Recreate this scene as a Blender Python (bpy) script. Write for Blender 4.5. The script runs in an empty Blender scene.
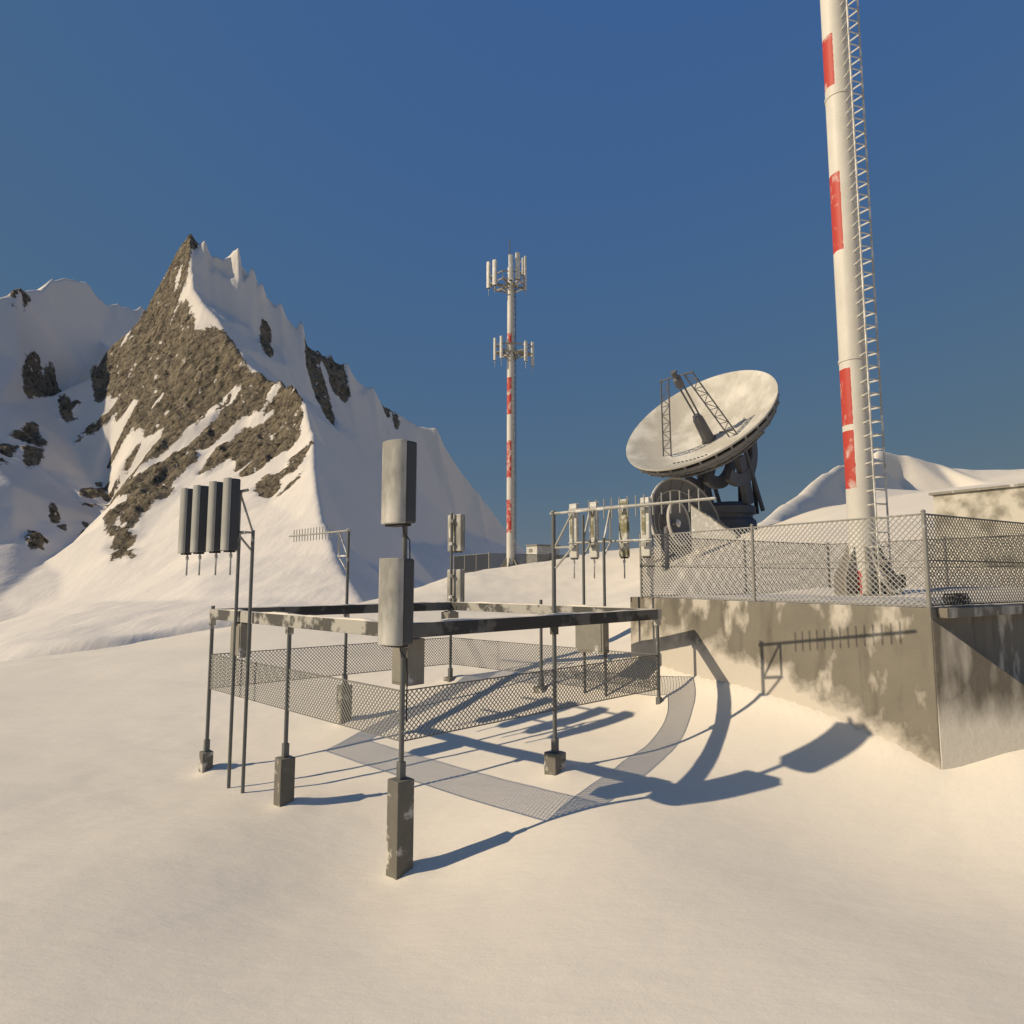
import bpy, bmesh, math, random
import numpy as np
from mathutils import Vector, Matrix
from mathutils.geometry import delaunay_2d_cdt
from mathutils.bvhtree import BVHTree
random.seed(7)
C = bpy.context.scene.collection
sc = bpy.context.scene
R_ = math.radians

# ------------------------------------------------------------------ camera
H = 6.35; F = 650.0; TH = math.atan(66/650.0)
cam_d = bpy.data.cameras.new('camera'); cam = bpy.data.objects.new('camera', cam_d); C.objects.link(cam)
cam.location = (0, 0, H); cam.rotation_euler = (math.pi/2 + TH, 0, 0)
cam_d.sensor_width = 36; cam_d.lens = 36*F/1024; cam_d.clip_start = .1; cam_d.clip_end = 9000
sc.camera = cam
CT, ST = math.cos(TH), math.sin(TH)

def ray(px, py):
    u = (px-512)/F; v = (512-py)/F
    return Vector((u, CT - v*ST, ST + v*CT))
def at(px, py, Y):
    d = ray(px, py); return Vector((0, 0, H)) + d*(Y/d.y)
def on_line(px, py, A, B):
    """point where the sight line meets the upright plane through A and B"""
    d = ray(px, py); e = (B[0]-A[0], B[1]-A[1]); n = (-e[1], e[0])
    t = (A[0]*n[0]+A[1]*n[1])/(d.x*n[0]+d.y*n[1])
    return Vector((0, 0, H)) + d*t

# ------------------------------------------------------------------ numpy noise
def _h(ix, iy, seed):
    n = (ix.astype(np.int64)*374761393 + iy.astype(np.int64)*668265263 + seed*1274126177) & 0xffffffff
    n = ((n ^ (n >> 13))*1274126177) & 0xffffffff
    return ((n ^ (n >> 16)) & 0xffff)/65535.0
def vnoise(x, y, seed=0):
    ix = np.floor(x); iy = np.floor(y); fx = x-ix; fy = y-iy
    fx = fx*fx*fx*(fx*(fx*6-15)+10); fy = fy*fy*fy*(fy*(fy*6-15)+10)
    a = _h(ix, iy, seed); b = _h(ix+1, iy, seed); c = _h(ix, iy+1, seed); d = _h(ix+1, iy+1, seed)
    return (a*(1-fx)+b*fx)*(1-fy)+(c*(1-fx)+d*fx)*fy
def fbm(x, y, oct=4, seed=0, gain=.5):
    s = 0; a = 1; t = 0
    for i in range(oct):
        s = s + a*(vnoise(x, y, seed+i*17)*2-1); t += a; a *= gain
        x, y = x*1.97*.8+y*1.97*.6, -x*1.97*.6+y*1.97*.8
    return s/t
def ridged(x, y, oct=4, seed=0):
    s = 0; a = 1; t = 0
    for i in range(oct):
        s = s + a*(1-np.abs(vnoise(x, y, seed+i*31)*2-1)); t += a; a *= .5
        x, y = x*2.03*.8+y*2.03*.6, -x*2.03*.6+y*2.03*.8
    return s/t

# ------------------------------------------------------------------ materials
def mat(name, rough=.8, metal=0.0, spec=.3):
    m = bpy.data.materials.new(name); m.use_nodes = True
    nt = m.node_tree; b = nt.nodes['Principled BSDF']
    b.inputs['Roughness'].default_value = rough; b.inputs['Metallic'].default_value = metal
    b.inputs['Specular IOR Level'].default_value = spec
    return m, nt, b
def N(nt, t, **k):
    n = nt.nodes.new(t)
    for a, v in k.items():
        if a.startswith('i_'):
            key = a[2:]
            n.inputs[int(key) if key.isdigit() else key.replace('_', ' ')].default_value = v
        else: setattr(n, a, v)
    return n
def L(nt, a, b): nt.links.new(a, b)
def coords(nt, scale=(1, 1, 1), kind='Object'):
    tc = N(nt, 'ShaderNodeTexCoord'); mp = N(nt, 'ShaderNodeMapping'); mp.inputs['Scale'].default_value = scale
    L(nt, tc.outputs[kind], mp.inputs['Vector']); return mp.outputs['Vector']
def noise(nt, vec, scale, detail=4, rough=.55):
    n = N(nt, 'ShaderNodeTexNoise'); n.inputs['Scale'].default_value = scale
    n.inputs['Detail'].default_value = detail; n.inputs['Roughness'].default_value = rough
    L(nt, vec, n.inputs['Vector']); return n.outputs['Fac']
def ramp(nt, fac, stops):
    r = N(nt, 'ShaderNodeValToRGB'); e = r.color_ramp.elements
    while len(e) < len(stops): e.new(.5)
    for i, (p, c) in enumerate(stops):
        e[i].position = p; e[i].color = c if len(c) == 4 else (*c, 1)
    L(nt, fac, r.inputs['Fac']); return r.outputs['Color']
def mix(nt, fac, a, b):
    m = N(nt, 'ShaderNodeMix', data_type='RGBA')
    for s, v in ((m.inputs['Factor'], fac), (m.inputs['A'], a), (m.inputs['B'], b)):
        if hasattr(v, 'links'): L(nt, v, s)
        else: s.default_value = v if not isinstance(v, tuple) or len(v) == 4 else (*v, 1)
    return m.outputs['Result']
def math_n(nt, op, a, b=None, clamp=False):
    m = N(nt, 'ShaderNodeMath', operation=op, use_clamp=clamp)
    for i, v in enumerate((a, b)):
        if v is None: continue
        if hasattr(v, 'links'): L(nt, v, m.inputs[i])
        else: m.inputs[i].default_value = v
    return m.outputs[0]
def bump(nt, b, hgt, dist, strength=1.0):
    n = N(nt, 'ShaderNodeBump'); n.inputs['Distance'].default_value = dist; n.inputs['Strength'].default_value = strength
    L(nt, hgt, n.inputs['Height']); L(nt, n.outputs['Normal'], b.inputs['Normal']); return n

BW = ((.0, (0, 0, 0)), (1, (1, 1, 1)))
def steps(nt, fac, lo, hi): return ramp(nt, fac, ((lo, (0, 0, 0)), (hi, (1, 1, 1))))

def snow_mat(name, bigscale, bd):
    m, nt, b = mat(name, .75, 0, .25)
    v = coords(nt)
    c = mix(nt, noise(nt, v, bigscale, 3), (.78, .71, .60, 1), (.83, .76, .645, 1)); L(nt, c, b.inputs['Base Color'])
    h1 = math_n(nt, "ADD", noise(nt, coords(nt, (.6, 1.5, 1)), bigscale*6, 6, .6), math_n(nt, "MULTIPLY", noise(nt, v, bigscale*90, 3, .6), .10))
    bump(nt, b, h1, bd)
    return m
M_SNOW = snow_mat('snow', .25, .035)

def frosted(name, base, rough=.6, metal=0.0, amt=(.52, .6), scale=2.2, snow=(.74, .73, .71, 1), var=.35, zstretch=1.0):
    """painted or bare surface with dried snow stuck to it in patches"""
    m, nt, b = mat(name, rough, metal, .35)
    v = coords(nt, (1, 1, zstretch))
    dark = tuple(c*(1-var) for c in base)+(1,)
    c0 = mix(nt, noise(nt, v, scale*2.6, 5), dark, (*base, 1))
    k = steps(nt, noise(nt, v, scale, 5, .6), *amt)
    L(nt, mix(nt, k, c0, snow), b.inputs['Base Color'])
    if metal:
        L(nt, math_n(nt, 'MULTIPLY', math_n(nt, 'SUBTRACT', 1.0, k), metal), b.inputs['Metallic'])
    bump(nt, b, k, .01, .6)
    return m
M_POLE = frosted('galvanised steel', (.17, .175, .17), .5, .2, (.62, .72), 1.6, (.5, .49, .46, 1))
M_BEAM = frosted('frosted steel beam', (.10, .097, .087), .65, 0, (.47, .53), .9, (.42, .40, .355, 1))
M_BEAM2 = frosted('shade-darkened steel beam', (.045, .046, .048), .6, 0, (.50, .56), .8, (.13, .128, .12, 1))  # less frost on the lee beams, and their shade darkened into the colour
M_BLOCK = frosted('stained concrete block', (.19, .178, .15), .9, 0, (.52, .60), 1.9, (.55, .52, .46, 1))
M_BOX = frosted('weathered box', (.30, .28, .235), .7, 0, (.60, .68), 1.8)
M_WIRE, _, _b = mat('fence wire', .55, .3); _b.inputs['Base Color'].default_value = (.16, .16, .15, 1)
M_WIRE2, _, _b = mat('pale fence wire', .55, .25); _b.inputs['Base Color'].default_value = (.36, .35, .33, 1)
M_FPOST = frosted('fence post steel', (.33, .32, .29), .6, .2, (.6, .7), 1.8)
M_PANEL = frosted('grey antenna shell', (.38, .37, .33), .45, 0, (.42, .72), 1.3, (.66, .63, .57, 1), .5, .5)
M_PANEL_D = frosted('dark antenna shell', (.42, .415, .38), .5, 0, (.50, .85), 1.2, (.58, .56, .51, 1), .3, .5)
M_WHITE = frosted('pale antenna shell', (.62, .6, .54), .5, 0, (.52, .62), 3, (.78, .77, .74, 1), .2)
M_LICHEN = frosted('mossy antenna shell', (.25, .235, .125), .7, 0, (.42, .52), 1.4, (.66, .64, .57, 1), .4)
M_HOUSE = frosted('shade-darkened antenna housing', (.075, .08, .09), .45, 0, (.60, .8), 1.5, (.22, .21, .2, 1), .25, .5)  # shade of the sides turned from the sun, put into the colour
M_DARK, _, _b = mat('dark rubber', .6); _b.inputs['Base Color'].default_value = (.035, .035, .04, 1)
M_BRACKET = frosted('bracket steel', (.42, .41, .37), .55, .15, (.55, .65), 2)

# ------------------------------------------------------------------ mesh builder
class MB:
    def __init__(s): s.v = []; s.f = []
    def add(s, vs, fs):
        o = len(s.v); s.v += [tuple(p) for p in vs]; s.f += [tuple(i+o for i in f) for f in fs]; return s
    def box(s, c, size, rot=0.0, R=None):
        hx, hy, hz = (a/2 for a in size); R = R or Matrix.Rotation(rot, 3, 'Z'); c = Vector(c)
        vs = [c + R @ Vector((x*hx, y*hy, z*hz)) for z in (-1, 1) for x, y in ((-1, -1), (1, -1), (1, 1), (-1, 1))]
        return s.add(vs, [(3, 2, 1, 0), (4, 5, 6, 7), (0, 1, 5, 4), (1, 2, 6, 5), (2, 3, 7, 6), (3, 0, 4, 7)])
    def bar(s, a, b, w, h, up=(0, 0, 1)):
        """square bar from a to b, w wide and h tall"""
        a = Vector(a); b = Vector(b); d = (b-a).normalized(); sd = d.cross(Vector(up))
        if sd.length < 1e-4: sd = d.cross(Vector((1, 0, 0)))
        sd.normalize(); u = sd.cross(d)
        vs = [p + sd*(i*w/2) + u*(j*h/2) for p in (a, b) for i, j in ((-1, -1), (1, -1), (1, 1), (-1, 1))]
        return s.add(vs, [(0, 1, 2, 3), (7, 6, 5, 4), (4, 5, 1, 0), (5, 6, 2, 1), (6, 7, 3, 2), (7, 4, 0, 3)])
    def tube(s, pts, r, n=8, r2=None, cap=True):
        pts = [Vector(p) for p in pts]; k = len(pts); vs = []
        up = Vector((0, 0, 1))
        for i, p in enumerate(pts):
            d = (pts[min(i+1, k-1)]-pts[max(i-1, 0)]).normalized()
            x = d.cross(up)
            if x.length < 1e-3: x = d.cross(Vector((0, 1, 0)))
            x.normalize(); y = x.cross(d)
            rr = r if r2 is None else r+(r2-r)*i/(k-1)
            vs += [p + x*(rr*math.cos(2*math.pi*j/n)) + y*(rr*math.sin(2*math.pi*j/n)) for j in range(n)]
        fs = []
        for i in range(k-1):
            for j in range(n):
                a = i*n+j; b = i*n+(j+1) % n; fs.append((a, b, b+n, a+n))
        if cap: fs += [tuple(range(n-1, -1, -1)), tuple(range((k-1)*n, k*n))]
        return s.add(vs, fs)
    def prism(s, poly, a, b):
        """polygon of 3D points extruded by the vector (b-a)"""
        d = Vector(b)-Vector(a); n = len(poly); vs = [Vector(p) for p in poly]+[Vector(p)+d for p in poly]
        fs = [tuple(range(n-1, -1, -1)), tuple(range(n, 2*n))]+[(i, (i+1) % n, (i+1) % n+n, i+n) for i in range(n)]
        return s.add(vs, fs)
    def lathe(s, prof, n=48, M=None, closed=False):
        """profile of (r, z) turned round z, placed by matrix M"""
        M = M or Matrix.Identity(4); vs = []; k = len(prof)
        for r, z in prof:
            vs += [M @ Vector((r*math.cos(2*math.pi*j/n), r*math.sin(2*math.pi*j/n), z)) for j in range(n)]
        fs = []
        for i in range(k if closed else k-1):
            for j in range(n):
                a = i*n+j; b = i*n+(j+1) % n; a2 = ((i+1) % k)*n+j; b2 = ((i+1) % k)*n+(j+1) % n
                fs.append((a, b, b2, a2))
        return s.add(vs, fs)
    def build(s, name, m, parent=None, bev=0.0, smooth=False, fix=True):
        me = bpy.data.meshes.new(name)
        off = Vector((0, 0, 0))
        p = parent
        while p is not None: off += p.location; p = p.parent
        me.from_pydata([tuple(Vector(v)-off) for v in s.v], [], s.f)
        if fix:
            bm = bmesh.new(); bm.from_mesh(me); bmesh.ops.recalc_face_normals(bm, faces=bm.faces); bm.to_mesh(me); bm.free()
        me.materials.append(m)
        o = bpy.data.objects.new(name, me); C.objects.link(o)
        if parent is not None: o.parent = parent
        if smooth:
            me.polygons.foreach_set('use_smooth', [True]*len(me.polygons))
            me.set_sharp_from_angle(angle=R_(35))
        if bev:
            b = o.modifiers.new('bevel', 'BEVEL'); b.width = bev; b.segments = 2; b.limit_method = 'ANGLE'
        return o
def tag(o, label=None, cat=None, group=None, kind=None):
    for k, v in (('label', label), ('category', cat), ('group', group), ('kind', kind)):
        if v: o[k] = v
    return o
def thing(name, loc, label, cat, group=None, rz=0.0):
    o = bpy.data.objects.new(name, None); C.objects.link(o); o.location = loc; o.rotation_euler.z = rz
    o.empty_display_size = .3
    return tag(o, label, cat, group)
def dup(o, parent=None):
    c = o.copy(); C.objects.link(c); c.parent = parent
    for ch in list(o.children): dup(ch, c)
    return c

# ------------------------------------------------------------------ light
SUN_AZ = R_(13.0); SUN_EL = R_(30.5)           # light comes from the left and a little behind the camera
S = Vector((-math.cos(SUN_AZ)*math.cos(SUN_EL), -math.sin(SUN_AZ)*math.cos(SUN_EL), math.sin(SUN_EL)))
sd = bpy.data.lights.new('sun', 'SUN'); sd.energy = 4.0; sd.angle = R_(.5); sd.color = (1.0, .84, .61)
sun = bpy.data.objects.new('sun', sd); C.objects.link(sun)
sun.rotation_euler = S.to_track_quat('Z', 'Y').to_euler(); sun.location = (-40, -10, 60)
w = bpy.data.worlds.new('World'); sc.world = w; w.use_nodes = True
nt = w.node_tree; bg = nt.nodes['Background']
sky = N(nt, 'ShaderNodeTexSky', sky_type='NISHITA'); sky.sun_disc = False
sky.sun_elevation = SUN_EL; sky.sun_rotation = math.atan2(S.x, S.y)
sky.altitude = 2500; sky.air_density = 1.0; sky.dust_density = .3; sky.ozone_density = 1.0
sp = N(nt, 'ShaderNodeSeparateColor'); cb = N(nt, 'ShaderNodeCombineColor'); L(nt, sky.outputs['Color'], sp.inputs[0])
for i, (ref, val, ex) in enumerate(((.76, .55, .50), (1.28, 1.30, .22), (2.38, 2.87, -.20))):     # deep even mountain blue
    L(nt, math_n(nt, 'MULTIPLY', math_n(nt, 'POWER', math_n(nt, 'DIVIDE', sp.outputs[i], ref), ex), val), cb.inputs[i])
L(nt, cb.outputs[0], bg.inputs['Color']); bg.inputs['Strength'].default_value = .095
vs_ = sc.view_settings; vs_.view_transform = 'Standard'; vs_.look = 'None'; vs_.exposure = 0.0; vs_.gamma = 1

# ------------------------------------------------------------------ ground
FR_ = Vector((-2.39, 14.5, 0)); LF_ = Vector((-9.70, 21.3, 0)); RT_ = Vector((4.68, 21.2, 0)); BK_ = Vector((-2.54, 27.3, 0))
WC = Vector((9.72, 15.24, 0)); WW = Vector((4.67, 23.6, 0))       # front and far corner of the fenced platform
PE = Vector((.857, .516, 0))                                       # its other edge direction
ctrl = [at(209, 772, 21.3), at(285, 806, 17.9), Vector((-2.39, 14.5, 0)), at(236, 780, 20.4), at(556, 775, 17.85), at(659, 710, 21.2),
        at(452, 682, 27.3), at(351, 722, 24.4), at(540, 693, 24.3), at(605, 698, 22.6),
        at(692, 687, 21.4), at(735, 698, 19.8), at(755, 705, 19.4), at(860, 738, 16.8), at(949, 772, 15.25), at(634, 657, 24.1), at(600, 640, 30), at(640, 605, 32),
        at(985, 750, 15.3), at(1024, 729, 15.4), at(561, 818, 15.2), at(690, 785, 16.3),
        at(60, 841, 15.6), at(200, 841, 15.5), at(800, 841, 14.2), at(1000, 841, 13.4), at(512, 1010, 9.4), at(100, 1010, 9.6), at(950, 1010, 8.8),
        at(0, 662, 45), at(110, 648, 45), at(250, 625, 48), at(380, 602, 56), at(420, 591, 64), at(452, 577, 72), at(510, 571, 78), at(560, 564, 80), at(620, 552, 78),
        at(0, 720, 28), at(500, 625, 40), at(560, 610, 50), at(600, 592, 56),
        Vector((-60, 14, -.2)), Vector((-40, 30, 0)), Vector((-30, 2, 0)), Vector((0, 0, .2)), Vector((0, -20, .3)), Vector((25, 0, 1.0)),
        at(700, 547, 60), at(740, 536, 60), at(780, 522, 60), at(815, 511, 58), at(850, 502, 56), at(900, 494, 54), at(960, 488, 52), at(1024, 486, 50),
        at(700, 563, 45), at(800, 545, 42), at(900, 532, 40), at(1000, 530, 38),
        Vector((8, 31, 5.3)), Vector((14.5, 31, 5.5)), Vector((21, 22, 4.9)), Vector((24, 16, 3.6)), Vector((16.5, 16, 2.7)),
        Vector((-70, 75, -9)), Vector((-40, 80, -7)), Vector((-15, 95, -3)), Vector((10, 120, -4)), Vector((30, 110, 2)), Vector((60, 90, 2)), Vector((80, 50, 6)),
        Vector((-200, 0, -12)), Vector((-250, 200, -20)), Vector((0, 300, -25)), Vector((300, 200, -15)), Vector((250, 0, -8)), Vector((0, -250, -12)), Vector((150, -150, -10)), Vector((-150, -150, -12)), Vector((120, 25, 3))]
P = np.array([tuple(p) for p in ctrl])
def phi(d): return np.sqrt(d*d+2.5**2)
D = np.hypot(P[:, None, 0]-P[None, :, 0], P[:, None, 1]-P[None, :, 1])
A = np.zeros((len(P)+1, len(P)+1)); A[:-1, :-1] = phi(D) - np.eye(len(P))*.12; A[:-1, -1] = 1; A[-1, :-1] = 1
Wt = np.linalg.solve(A, np.concatenate([P[:, 2], [0]]))
def ground_h(x, y, det=True):
    x = np.asarray(x, float); y = np.asarray(y, float); sh = x.shape; x = x.ravel(); y = y.ravel()
    z = np.zeros(len(x))
    for s0 in range(0, len(x), 20000):
        xs = x[s0:s0+20000]; ys = y[s0:s0+20000]
        z[s0:s0+20000] = phi(np.hypot(xs[:, None]-P[None, :, 0], ys[:, None]-P[None, :, 1])) @ Wt[:-1] + Wt[-1]
    r = np.hypot(x, y); k = np.clip((r-300)/500, 0, 1); z = z*(1-k) + (-30)*k
    if det:
        for p in (FR_, LF_, RT_, BK_, (FR_+LF_)/2, (FR_+RT_)/2, (BK_+LF_)/2, (BK_+RT_)/2):
            dx = x-p.x; dy = y-p.y; d2 = (dx-.25)**2+(dy-.05)**2
            z = z + .13*np.exp(-d2/.20) + .05*np.exp(-((dx-1.0)**2/.8+(dy-.22)**2/.10))
        u_ = (WC-WW).normalized(); ax = (x-WW.x)*u_.x+(y-WW.y)*u_.y; dd = (x-WW.x)*u_.y-(y-WW.y)*u_.x
        z = z + .30*np.exp(-np.clip(np.abs(dd), 0, 9)/.45)*np.clip((ax+1.5)/2, 0, 1)*np.clip((10-ax)/1.2, 0, 1)
        sas = ridged(x*.5+y*.12+fbm(x*.2, y*.2, 2, 3), y*1.5-x*.35, 3, 33)-.62
        z = z + sas*.045*np.clip(fbm(x*.09, y*.09, 2, 88)+.45, 0, 1)
        n = fbm(x*.16, y*.30, 4, 5)*.10 + fbm(x*.9, y*1.3, 3, 9)*.02
        z = z + n*np.clip((r-5)/25+.35, .35, 2.5)
    return z.reshape(sh)
def gz(x, y): return float(ground_h(np.array([x]), np.array([y]))[0])
def spaced(segs):
    out = []
    for a, b, st in segs: out += list(np.arange(a, b, st))
    return np.array(out+[segs[-1][1]])
gx = spaced([(-3000, -600, 200), (-600, -150, 30), (-150, -40, 3), (-40, -14, .8), (-14, 22, .2), (22, 50, .9), (50, 150, 3), (150, 600, 30), (600, 3000, 200)])
gy = spaced([(-1500, -300, 150), (-300, -30, 15), (-30, 4, 2), (4, 33, .2), (33, 90, .6), (90, 160, 3), (160, 600, 30), (600, 4000, 200)])
def grid_obj(name, gx, gy, Z, m, attr=None, parent=None):
    X, Y = np.meshgrid(gx, gy); nx, ny = len(gx), len(gy)
    co = np.stack([X, Y, Z], -1).reshape(-1, 3)
    i = np.arange(ny-1)[:, None]*nx+np.arange(nx-1)[None, :]
    q = np.stack([i, i+1, i+nx+1, i+nx], -1).reshape(-1, 4)
    me = bpy.data.meshes.new(name); me.vertices.add(len(co)); me.vertices.foreach_set('co', co.ravel())
    me.loops.add(q.size); me.loops.foreach_set('vertex_index', q.ravel().astype(np.int32))
    me.polygons.add(len(q)); me.polygons.foreach_set('loop_start', (np.arange(len(q))*4).astype(np.int32))
    me.update(calc_edges=True); me.polygons.foreach_set('use_smooth', [True]*len(q))
    for k, a in (attr or {}).items():
        at_ = me.attributes.new(k, 'FLOAT', 'POINT'); at_.data.foreach_set('value', a.ravel().astype(np.float32))
    me.materials.append(m); o = bpy.data.objects.new(name, me); C.objects.link(o); return o
X, Y = np.meshgrid(gx, gy)
ground = grid_obj('snow_ground', gx, gy, ground_h(X, Y), M_SNOW)
tag(ground, 'wind smoothed snow covering the summit plateau', 'snow', kind='structure')

# ------------------------------------------------------------------ mountain
def blur(Z, n):
    for _ in range(n):
        Zp = np.pad(Z, 1, mode='edge'); Z = (Zp[:-2, 1:-1]+2*Zp[1:-1, 1:-1]+Zp[2:, 1:-1])/4
        Zp = np.pad(Z, 1, mode='edge'); Z = (Zp[1:-1, :-2]+2*Zp[1:-1, 1:-1]+Zp[1:-1, 2:])/4
    return Z
def tri_grid(lines, extra, gx, gy, floor):
    pts = []; edges = []
    for ln in lines:
        prev = None
        for p in ln:
            j = next((i for i, q in enumerate(pts) if (q-p).length < .05), None)
            if j is None: pts.append(p); j = len(pts)-1
            if prev is not None and prev != j: edges.append((prev, j))
            prev = j
    pts += extra
    r = delaunay_2d_cdt([p.xy for p in pts], edges, [], 0, 1e-4)
    v2, faces, orig = r[0], r[2], r[3]
    zz = [pts[o[0]].z if o else None for o in orig]
    for i, z in enumerate(zz):          # crossings of constraint lines
        if z is None:
            d = sorted((((pts[j].xy-v2[i]).length, pts[j].z) for j in range(len(pts))))[:3]
            sw = sum(1/(a+.1) for a, _ in d); zz[i] = sum(b/(a+.1) for a, b in d)/sw
    Z = np.full((len(gy), len(gx)), floor, float)
    for f in faces:
        (x0, y0), (x1, y1), (x2, y2) = (tuple(v2[i]) for i in f[:3]); z0, z1, z2 = (zz[i] for i in f[:3])
        ia = np.searchsorted(gx, min(x0, x1, x2)); ib = np.searchsorted(gx, max(x0, x1, x2), 'right')
        ja = np.searchsorted(gy, min(y0, y1, y2)); jb = np.searchsorted(gy, max(y0, y1, y2), 'right')
        if ia >= ib or ja >= jb: continue
        XX, YY = np.meshgrid(gx[ia:ib], gy[ja:jb]); den = (y1-y2)*(x0-x2)+(x2-x1)*(y0-y2)
        if abs(den) < 1e-9: continue
        a = ((y1-y2)*(XX-x2)+(x2-x1)*(YY-y2))/den; b = ((y2-y0)*(XX-x2)+(x0-x2)*(YY-y2))/den; c = 1-a-b
        ok = (a >= -1e-6) & (b >= -1e-6) & (c >= -1e-6)
        sub = Z[ja:jb, ia:ib]; sub[ok] = (a*z0+b*z1+c*z2)[ok]
    return Z
def T(*tr): return [at(*t) for t in tr]
peak = (191, 235, 230)
lines = [
    # skyline to the right of the summit, notched
    T(peak, (197, 251, 230), (201, 246, 230), (205, 244, 230.5), (209, 262, 231), (213, 264, 231), (216, 256, 232), (220, 271, 232), (224, 270, 232), (231, 253, 233), (239, 247, 233), (242, 276, 233.5), (247, 279, 234), (252, 270, 234), (257, 287, 234), (262, 282, 234), (266, 296, 235), (271, 306, 236),
      (275, 314, 238), (280, 308, 239), (286, 322, 240), (295, 330, 243), (301, 322, 244), (309, 347, 246), (318, 354, 248), (330, 359, 250), (337, 368, 251), (347, 369, 253), (365, 390, 257), (372, 392, 258), (385, 408, 261), (402, 419, 265), (416, 427, 268), (436, 430, 272), (445, 445, 273), (452, 456, 274),
      (462, 472, 276), (476, 492, 278), (490, 508, 279), (503, 527, 280), (515, 540, 281), (530, 556, 282), (545, 580, 283)),
    T((205, 244, 230.5), (209, 272, 226), (214, 305, 221)), T((239, 247, 233), (242, 285, 228), (250, 326, 223)), T((252, 270, 234), (258, 305, 230), (268, 345, 226)), T((280, 308, 239), (285, 338, 233), (294, 368, 227)), T((301, 322, 244), (308, 360, 238), (320, 410, 228)), T((347, 369, 253), (352, 400, 246), (362, 440, 237)),
    # rib from the summit towards the plateau
    T(peak, (191, 262, 222), (193, 290, 214), (202, 306, 209), (219, 324, 203), (232, 346, 197), (250, 371, 190), (264, 380, 186), (280, 377, 182), (292, 386, 177), (306, 404, 171), (312, 430, 161),
      (313, 458, 150), (317, 490, 134), (323, 520, 118), (334, 553, 102), (347, 580, 88), (364, 606, 72)),
    # left edge of the rock face up to the notch
    T(peak, (178, 252, 228), (163, 284, 226), (147, 310, 225), (128, 334, 222), (112, 354, 219), (97, 376, 215)),
    # buttress edge down the middle of the rock face
    T((172, 330, 212), (176, 400, 192), (166, 432, 181), (150, 452, 172), (122, 492, 158), (108, 520, 148), (104, 545, 138), (112, 566, 128)),
    # far left crest running away behind the rock
    T((-60, 330, 190), (-20, 304, 203), (0, 299, 210), (16, 297, 216), (22, 291, 219), (42, 291, 232), (50, 283, 240), (62, 277, 250), (74, 277, 258), (86, 281, 266), (95, 293, 272), (106, 303, 280), (118, 306, 288), (131, 309, 296), (145, 312, 304), (165, 330, 318)),
    # snow rim below the far left wall
    T((-60, 418, 165), (0, 405, 182), (45, 398, 204), (70, 387, 225), (92, 377, 246)),
    # lower left snow rib
    T((104, 480, 188), (110, 503, 176), (100, 520, 168), (86, 536, 159), (66, 549, 150), (45, 561, 142), (18, 585, 130), (0, 598, 124), (-60, 640, 106)),
    # little rock rib in the shade
    T((45, 398, 204), (30, 415, 189), (46, 430, 188), (50, 450, 180), (40, 468, 173), (12, 484, 153)),
]
extra = T((20, 617, 116), (60, 600, 120), (62, 575, 134), (100, 600, 106), (0, 622, 110), (0, 648, 64), (60, 644, 62), (110, 641, 62), (170, 632, 66), (250, 616, 70), (320, 606, 74),
          (150, 575, 118), (200, 560, 112), (200, 600, 86), (260, 555, 108), (260, 600, 82), (300, 515, 124), (300, 560, 100), (270, 505, 140), (230, 520, 136),
          (130, 552, 135), (175, 500, 153), (210, 470, 165), (240, 440, 174), (200, 400, 189), (235, 400, 184), (270, 430, 173), (290, 460, 158), (140, 400, 197), (132, 445, 184), (112, 425, 200), (118, 468, 180),
          (90, 480, 186), (70, 440, 196), (80, 410, 217), (40, 520, 154), (15, 540, 142),
          (100, 340, 262), (60, 350, 225), (20, 360, 200), (120, 360, 245),
          (400, 598, 116), (440, 588, 165), (480, 575, 222), (360, 560, 134), (350, 500, 184), (400, 540, 204), (440, 545, 236), (350, 440, 228), (410, 480, 250), (460, 530, 262))
extra += [Vector(p) for p in ((-250, 90, -10), (-140, 60, -6), (-60, 50, -8), (-30, 60, -8), (0, 95, -12), (25, 160, -20), (25, 300, -25), (-30, 365, -10), (-120, 370, 10), (-190, 360, 20), (-260, 300, 20), (-260, 200, 30), (-60, 330, 15), (-115, 320, 40))]
mx = np.arange(-262, 34, .56); my = np.arange(48, 375, .56)
MZ = tri_grid(lines, extra, mx, my, -14.0)
MZ = blur(MZ, 1)
MX, MY = np.meshgrid(mx, my)
# rock outlines, laid on the bare form so that each becomes a patch of ground of its own
i0 = np.arange(len(my)-1)[:, None]*len(mx)+np.arange(len(mx)-1)[None, :]
co = np.stack([MX, MY, MZ], -1).reshape(-1, 3)[:, :]
st = 3
cs = np.stack([MX[::st, ::st], MY[::st, ::st], MZ[::st, ::st]], -1); ny_, nx_ = cs.shape[:2]
ii = np.arange(ny_-1)[:, None]*nx_+np.arange(nx_-1)[None, :]
qs = np.stack([ii, ii+1, ii+nx_+1, ii+nx_], -1).reshape(-1, 4)
bvh = BVHTree.FromPolygons([tuple(p) for p in cs.reshape(-1, 3)], [tuple(map(int, q)) for q in qs])
def lay(poly):
    out = []
    n = len(poly)
    for i in range(n):
        (x0, y0), (x1, y1) = poly[i], poly[(i+1) % n]
        k = max(1, int(math.hypot(x1-x0, y1-y0)/5))
        for j in range(k):
            h = bvh.ray_cast(Vector((0, 0, H)), ray(x0+(x1-x0)*j/k, y0+(y1-y0)*j/k).normalized())
            if h[0] is not None: out.append((h[0].x, h[0].y))
    return out
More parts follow.
